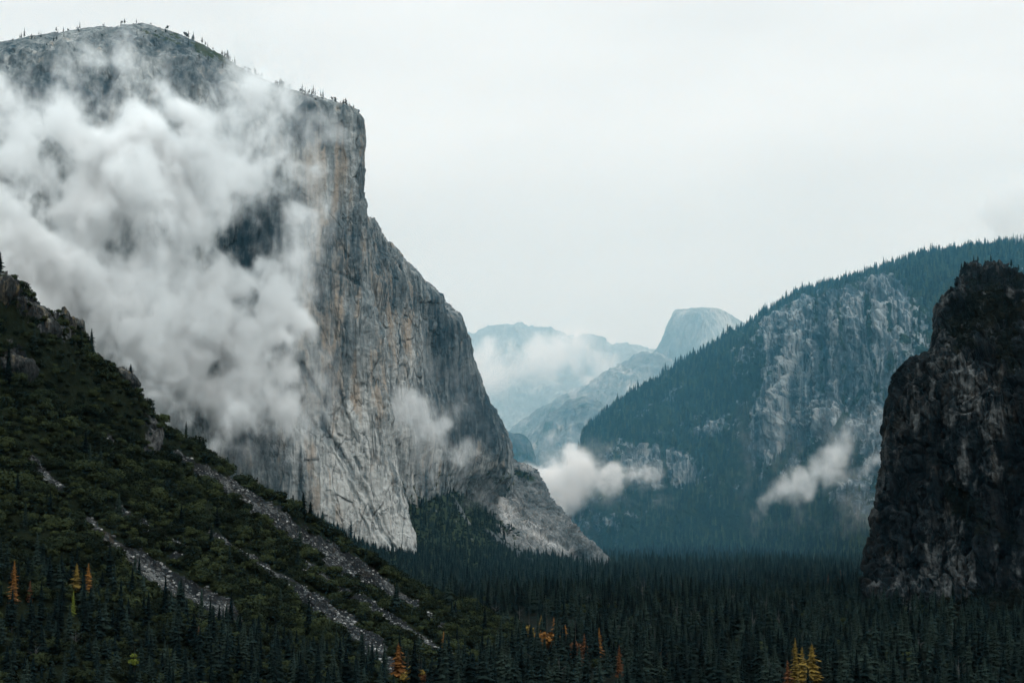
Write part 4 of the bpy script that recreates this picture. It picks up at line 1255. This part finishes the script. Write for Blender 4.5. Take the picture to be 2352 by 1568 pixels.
for k, (x, y) in enumerate([(893, 574), (898, 580), (1008, 694), (1012, 698), (880, 562), (960, 648)]):
    p0 = surface_at(SHO, x, y)
    tree("pine_tree", p0, ME_PINE[k % 3], ME_PTRUNK[k % 3], 0.5 + 0.1 * (k % 3), k * 1.1, "tiny pine on the sloping edge of the granite shoulder", "tree",
         "pines on the edge of the granite shoulder")
dx_, dy_ = project(DRK)
dcrest = np.argmin(np.where(np.arange(620)[:, None] > 400, dy_, 1e9), axis=0)
dcol = dx_[dcrest, np.arange(460)]
for k, x in enumerate([2208, 2221, 2236, 2246, 2262, 2270, 2276, 2296, 2303, 2322, 2334, 2341, 2349]):
    ci = int(np.argmin(np.where(np.arange(460) > 68, np.abs(dcol - x), 1e9)))
    p0 = DRK[dcrest[ci] - (k % 3), ci].copy(); p0[2] -= 0.8
    tree("pine_tree", p0, ME_CON[k % 6], ME_TRUNK[k % 6], 0.32 + 0.12 * ((k * 7) % 4) / 3, k * 0.9, "black silhouetted conifer on the top of the dark cliff", "tree",
         "conifers on top of the dark cliff")


def outcrop(name, px_, py_, rx, rz, dep, label, seed, mat, lift=0.0, rot=0.0, kind=None):
    """a craggy body of rock standing out of the hillside; rx, rz in pixels, dep in metres"""
    p0 = surface_at(SLP, px_, py_)
    bm = bmesh.new()
    bmesh.ops.create_icosphere(bm, subdivisions=5, radius=1.0)
    V = np.array([v_.co[:] for v_ in bm.verts])
    q = np.sign(V) * np.abs(V) ** 0.7
    m_ = p0[1] / FPX
    V = q * np.array([rx * m_, dep, rz * m_])
    c, s = math.cos(R(rot)), math.sin(R(rot))
    V = np.stack([V[:, 0] * c + V[:, 2] * s, V[:, 1], -V[:, 0] * s + V[:, 2] * c], -1)
    Wd = V + p0
    nn = V / (np.linalg.norm(V, axis=1)[:, None] + 1e-6)
    Wd = Wd + nn * (granite_disp(Wd + seed * 57, 0.22, 12, 11, 10, 3) * 0.9)[:, None]
    Wd[:, 2] += lift * m_
    for v_, w_ in zip(bm.verts, Wd): v_.co = w_
    me = D.meshes.new(name); bm.to_mesh(me); bm.free()
    me.polygons.foreach_set("use_smooth", np.ones(len(me.polygons), bool))
    me.materials.append(mat)
    o = D.objects.new(name, me); COL.objects.link(o)
    return tag(o, label, "rock", kind=kind)


outcrop("rock_pinnacle", 146, 756, 9, 40, 6, "leftmost and tallest rock pinnacle of the trio on the hillside crest", 1, M_OUTCROP, 4)
outcrop("rock_pinnacle", 160, 764, 10, 34, 6, "middle stubby rock pinnacle of the trio on the hillside crest", 2, M_OUTCROP, 4)
outcrop("rock_pinnacle", 178, 772, 15, 32, 8, "broad lower rock pinnacle beside two thinner ones on the hillside crest", 3, M_OUTCROP, 2)
outcrop("rock_outcrop", 92, 738, 52, 22, 12, "long grey rock band below the hillside crest left of the pinnacles", 4, M_OUTCROP, 0, 38)
outcrop("rock_outcrop", 8, 668, 26, 36, 12, "grey and tan crag at the top of the hillside by the frame edge", 5, M_OUTCROP, -6, 20)
outcrop("rock_outcrop", 346, 1012, 13, 30, 5, "pale yellow streaked rock face on the brushy hillside", 6, M_OUTCROP, 0)
outcrop("rock_outcrop", 40, 846, 40, 26, 9, "dark grey broken crag in the brush of the upper hillside", 7, M_OUTCROP, 0, 30)
outcrop("rock_outcrop", 292, 872, 26, 14, 8, "small weathered rock ledge on the hillside crest", 8, M_OUTCROP, 0, 45)

# ------------------------------------------------------------------ air
def volume_material(name, color, density, absorb=(0, 0, 0), aniso=0.0, attr=""):
    s = N(name)
    pv = s.n("ShaderNodeVolumePrincipled")
    pv.inputs["Color"].default_value = (*color, 1)
    pv.inputs["Absorption Color"].default_value = (*absorb, 1)
    pv.inputs["Density"].default_value = density
    pv.inputs["Anisotropy"].default_value = aniso
    pv.inputs["Density Attribute"].default_value = attr
    s.t.links.new(pv.outputs[0], s.out.inputs["Volume"])
    return s.m


def box_mesh(name, lo, hi, mat):
    me = D.meshes.new(name)
    bm = bmesh.new()
    bmesh.ops.create_cube(bm, size=1.0)
    for v_ in bm.verts:
        v_.co = [lo[i] + (v_.co[i] + 0.5) * (hi[i] - lo[i]) for i in range(3)]
    bm.to_mesh(me); bm.free()
    me.materials.append(mat)
    o = D.objects.new(name, me)
    COL.objects.link(o)
    return o


M_HAZE = volume_material("valley_air", (0.25, 0.72, 1.0), 3.0e-6, (1, 1, 1))
M_MIST = volume_material("moist_air", (0.16, 0.66, 1.0), 7.0e-5, (1, 1, 1))
M_LIGHTMIST = volume_material("thin_air", (0.30, 0.75, 1.0), 3.0e-5, (1, 1, 1))
M_FARMIST = volume_material("rain_mist", (0.75, 0.93, 1.0), 7.0e-5, (1, 1, 1))
gz = float(GP[..., 2].min())
tag(box_mesh("haze", (-24100, -12100, gz - 1.0), (24100, 36100, 1900), M_HAZE), kind="stuff")
tag(box_mesh("thin_mist", (-9100, 2650, gz - 0.9), (9100, 20100, 1870), M_LIGHTMIST), kind="stuff")
tag(box_mesh("mist", (-9000, 4050, gz - 0.8), (9000, 7250, 1850), M_MIST), kind="stuff")
tag(box_mesh("rain_mist", (-8900, 7300, gz - 0.6), (8900, 19900, 1800), M_FARMIST), kind="stuff")

M_CLOUD = volume_material("cloud_droplets", (1, 1, 1), 1.0, (1, 1, 1), 0.0, "density")


def cloud(name, label, blobs, voxel, dens, feather=0.45, erode=1.1, nscale=150.0, warp=45.0, thr=0.26, squash=1.0, seed=0.0, detail=6.0, cap=1.1, stretch=0.75, power=2.2, masked=False, group="clouds drifting among the cliffs"):
    """blobs: (px, py, Y, radius px, weight); a voxel cloud with torn edges"""
    C = []
    for b in blobs:
        p = at(b[0], b[1], b[2])
        C.append((p, b[3] / FPX * b[2], b[4] if len(b) > 4 else 1.0))
    pos = [c for c in C if c[2] > 0]
    lo = np.min([c[0] - c[1] * np.array([1, squash, 1]) - warp * 1.2 for c in pos], 0)
    hi = np.max([c[0] + c[1] * np.array([1, squash, 1]) + warp * 1.2 for c in pos], 0)
    me = D.volumes.new(name)
    o = D.objects.new(name, me)
    COL.objects.link(o)
    ng = D.node_groups.new(name, "GeometryNodeTree")
    ng.interface.new_socket("Geometry", in_out="INPUT", socket_type="NodeSocketGeometry")
    ng.interface.new_socket("Geometry", in_out="OUTPUT", socket_type="NodeSocketGeometry")
    nd, ln = ng.nodes, ng.links
    nd.new("NodeGroupInput"); go = nd.new("NodeGroupOutput")

    def mth(op, a, b=None, c=None, clamp=False):
        q = nd.new("ShaderNodeMath"); q.operation = op; q.use_clamp = clamp
        for k, x in enumerate((a, b, c)):
            if x is None: continue
            if isinstance(x, (int, float)): q.inputs[k].default_value = x
            else: ln.new(x, q.inputs[k])
        return q.outputs[0]

    def vec(op, a, b=None, scale=None):
        q = nd.new("ShaderNodeVectorMath"); q.operation = op
        for k, x in enumerate((a, b)):
            if x is None: continue
            if isinstance(x, bpy.types.NodeSocket): ln.new(x, q.inputs[k])
            else: q.inputs[k].default_value = x
        if scale is not None: q.inputs["Scale"].default_value = scale
        return q.outputs["Value"] if op in ("LENGTH", "DISTANCE", "DOT_PRODUCT") else q.outputs["Vector"]

    def noise(v_, sc, det, rough, dist=0.0):
        q = nd.new("ShaderNodeTexNoise")
        ln.new(v_, q.inputs["Vector"]); q.inputs["Scale"].default_value = sc
        q.inputs["Detail"].default_value = det; q.inputs["Roughness"].default_value = rough
        q.inputs["Distortion"].default_value = dist
        return q
    P_ = nd.new("GeometryNodeInputPosition").outputs[0]
    Ps = vec("ADD", P_, (seed * 531.0, seed * 217.0, seed * 91.0))
    wn_ = noise(Ps, 1.0 / (nscale * 0.9), 4.0, 0.55)
    wv = vec("SCALE", vec("SUBTRACT", wn_.outputs["Color"], (0.5, 0.5, 0.5)), scale=warp * 3.0)
    Pw = vec("ADD", P_, wv)
    S = None
    for c, r, w in C:
        q = vec("SUBTRACT", Pw, tuple(c))
        if squash != 1.0: q = vec("MULTIPLY", q, (1, 1 / squash, 1))
        t = mth("SUBTRACT", 1.0, mth("MULTIPLY", vec("LENGTH", q), 1.0 / r), clamp=True)
        t = mth("MULTIPLY", mth("SQRT", t) if w < 0 else mth("POWER", t, 0.8), w)
        S = t if S is None else mth("ADD", S, t)
    S = mth("MINIMUM", S, cap)
    Pst = vec("MULTIPLY", vec("ADD", Ps, vec("SCALE", wv, scale=0.35)), (1.0, 1.0, stretch))
    nz = noise(Pst, 1.0 / nscale, detail, 0.60, 0.5).outputs["Fac"]
    nf = noise(Pst, 1.0 / (nscale * 0.28), 6.0, 0.66, 0.8).outputs["Fac"]
    na = mth("ADD", mth("MULTIPLY", mth("SUBTRACT", nz, 0.5), 2.6 * erode), mth("MULTIPLY", mth("SUBTRACT", nf, 0.5), 1.75 * erode))
    if masked: na = mth("MULTIPLY", na, mth("MULTIPLY", S, 2.2, clamp=True))
    S = mth("ADD", S, na)
    d_ = mth("MULTIPLY", mth("SUBTRACT", S, thr), 1.0 / feather, clamp=True)
    d_ = mth("MULTIPLY", mth("POWER", d_, power), dens)
    sx = nd.new("ShaderNodeSeparateXYZ"); ln.new(P_, sx.inputs[0])
    for k in range(3):                           # the density dies away before the voxel block ends
        mg = 0.12 * (hi[k] - lo[k])
        for sg, lim in ((1.0, lo[k]), (-1.0, hi[k])):
            f_ = mth("MULTIPLY", mth("MULTIPLY", mth("SUBTRACT", sx.outputs[k], float(lim)), sg), 1.0 / mg, clamp=True)
            d_ = mth("MULTIPLY", d_, f_)
    vc = nd.new("GeometryNodeVolumeCube")
    ln.new(d_, vc.inputs["Density"])
    vc.inputs["Min"].default_value = tuple(lo); vc.inputs["Max"].default_value = tuple(hi)
    for k, ax in enumerate("XYZ"):
        vc.inputs["Resolution " + ax].default_value = max(8, int((hi[k] - lo[k]) / voxel))
    sm = nd.new("GeometryNodeSetMaterial"); sm.inputs["Material"].default_value = M_CLOUD
    ln.new(vc.outputs[0], sm.inputs[0]); ln.new(sm.outputs[0], go.inputs[0])
    md = o.modifiers.new("cloud", "NODES"); md.node_group = ng
    me.materials.append(M_CLOUD)
    return tag(o, label, "cloud", group)


def wallY(px): return 3040 + 0.46 * px


big = [(400, 250, 55), (382, 200, 30), (440, 280, 62), (330, 290, 75), (250, 350, 80), (165, 290, 60), (100, 300, 50), (50, 390, 80), (190, 420, 100), (320, 400, 120),
       (430, 380, 90), (520, 375, 70), (600, 360, 40), (640, 440, 62), (668, 500, 52), (640, 545, 36), (560, 420, 60), (300, 500, 110), (190, 520, 80), (40, 600, 110),
       (430, 500, 70), (390, 600, 80), (120, 650, 110), (260, 690, 100), (350, 720, 100), (440, 780, 90), (420, 870, 90), (340, 830, 80), (520, 620, 60), (590, 650, 70), (640, 700, 62),
       (610, 770, 70), (580, 850, 50), (630, 930, 42), (655, 980, 30), (640, 1010, 24), (672, 930, 34), (690, 760, 40), (660, 640, 40), (560, 900, 50), (-70, 450, 100), (-70, 650, 120), (480, 920, 60), (200, 780, 110), (60, 760, 120), (-60, 830, 120), (250, 600, 70), (330, 600, 70), (520, 760, 80), (480, 690, 70), (560, 820, 70), (150, 870, 90), (660, 860, 44), (620, 600, 44)]
bl = [(x, y, wallY(x) - 40 - 60 * ((i * 37) % 7) / 7.0, r * 1.12) for i, (x, y, r) in enumerate(big)]
for (x, y, r, w) in [(95, 500, 46, -1.3), (555, 560, 46, -1.3), (500, 408, 22, -1.1), (245, 620, 18, -.4), (720, 620, 40, -1.0), (30, 470, 22, -.5), (105, 330, 18, -.4)]:
    for dy in (-120, -20, 80): bl.append((x, y, wallY(x) - 60 + dy, r * 1.3, w))
cloud("cloud", "huge billowing white cloud bank hiding the middle of the granite wall", bl, 3.4, 0.115, seed=1.0, feather=1.0, erode=1.3, thr=0.15, nscale=130, warp=40)
wsp = [(690, 285, 50), (745, 300, 45), (640, 300, 34), (700, 350, 45), (590, 330, 50), (780, 320, 34), (750, 270, 30), (620, 310, 20), (270, 95, 40), (300, 130, 50), (380, 140, 40), (40, 145, 36), (500, 180, 50), (800, 420, 34)]
cloud("cloud", "thin torn wisps trailing across the upper granite wall and prow", [(x, y, wallY(x) - 20 + 80 * (y < 200), r * 1.3, .8) for x, y, r in wsp], 4.0, 0.010, seed=2.0, thr=.34, nscale=90, warp=35, feather=.7)
c2 = [(935, 890, 28), (955, 930, 45), (985, 970, 50), (930, 990, 42), (985, 1020, 50), (1000, 1080, 36), (1045, 1050, 44), (925, 940, 38), (955, 1060, 45), (1080, 1030, 26), (1030, 970, 22), (1015, 1115, 22)]
cloud("cloud", "soft white cloud clinging to the foot of the granite shoulder", [(x, y, 3470 + .35 * (x - 900), r * 1.2) for x, y, r in c2], 3.4, 0.03, seed=3.0, nscale=90, warp=35, feather=1.1, thr=.18)
c3 = [(1335, 1065, 40), (1295, 1090, 50), (1262, 1112, 42), (1285, 1140, 42), (1240, 1100, 28), (1270, 1170, 34), (1340, 1105, 40), (1320, 1040, 22), (1210, 1085, 20), (1320, 1130, 30)]
cloud("cloud", "bright white cloud filling the gap between apron and wooded ridge", [(x, y, 5350 if x < 1360 else 5350 - 1.2 * (x - 1360), r * 1.2) for x, y, r in c3], 5.5, 0.035, seed=4.0, nscale=110, warp=40, feather=.9, thr=.04, erode=.7)
c9 = [(1345, 1098, 34), (1385, 1098, 36), (1425, 1092, 34), (1465, 1096, 32), (1505, 1098, 30), (1400, 1104, 30)]
cloud("cloud", "thin wisp trailing sideways along the wooded ridge from the bright gap cloud", [(x, y, 5350 - 1.2 * (x - 1340), r * 1.3) for x, y, r in c9], 5.0, 0.035, seed=11.0, nscale=80, warp=30, feather=1.1, thr=.16, erode=.9, stretch=1.6)
c4 = [(1790, 1138, 34), (1830, 1118, 44), (1870, 1096, 44), (1905, 1070, 40), (1930, 1030, 36), (1945, 985, 26), (1985, 1080, 26), (1925, 1105, 32), (1765, 1158, 30), (2005, 1065, 26), (1960, 1090, 30), (1745, 1165, 24)]
cloud("cloud", "slanting white cloud resting on the wooded ridge near the dark cliff", [(x, y, 4600 - .5 * (x - 1800), r * 1.25) for x, y, r in c4], 4.5, 0.022, seed=5.0, nscale=110, warp=45, feather=1.1, thr=.16)
c5 = [(2352, 490, 90), (2260, 520, 55), (2440, 460, 120), (2190, 545, 34), (2352, 550, 44), (2480, 380, 120), (2420, 540, 60), (2290, 470, 60), (2130, 560, 22)]
cloud("cloud", "pale grey cloud capping the high end of the wooded ridge", [(x, y, 5560, r * 1.25) for x, y, r in c5], 9.0, 0.0075, seed=6.0, nscale=240, warp=80, feather=1.5, masked=True, thr=.0)
c6 = [(1300, 815, 70), (1240, 830, 50), (1180, 855, 50), (1350, 888, 22), (1110, 880, 60), (1390, 830, 40), (1130, 800, 40), (1210, 800, 50), (1080, 830, 60)]
cloud("cloud", "faint white mist lying on the distant mountain crest", [(x, y, 11300, r * 1.3) for x, y, r in c6], 20.0, 0.0075, seed=7.0, nscale=300, warp=90, feather=.8)
c8 = [(1345, 885, 16), (1370, 878, 16), (1320, 900, 12)]
cloud("cloud", "small white puff above the pale distant spur", [(x, y, 9300, r * 1.5) for x, y, r in c8], 7.0, 0.008, seed=9.0, nscale=120, warp=40, feather=.6)
c7 = [(2040, 1030, 22), (2030, 1050, 18), (2050, 1000, 14)]
cloud("cloud", "little white cloud peeking out from behind the dark cliff", [(x, y, 3700, r * 1.4) for x, y, r in c7], 4.0, 0.018, seed=8.0, nscale=70, warp=20)
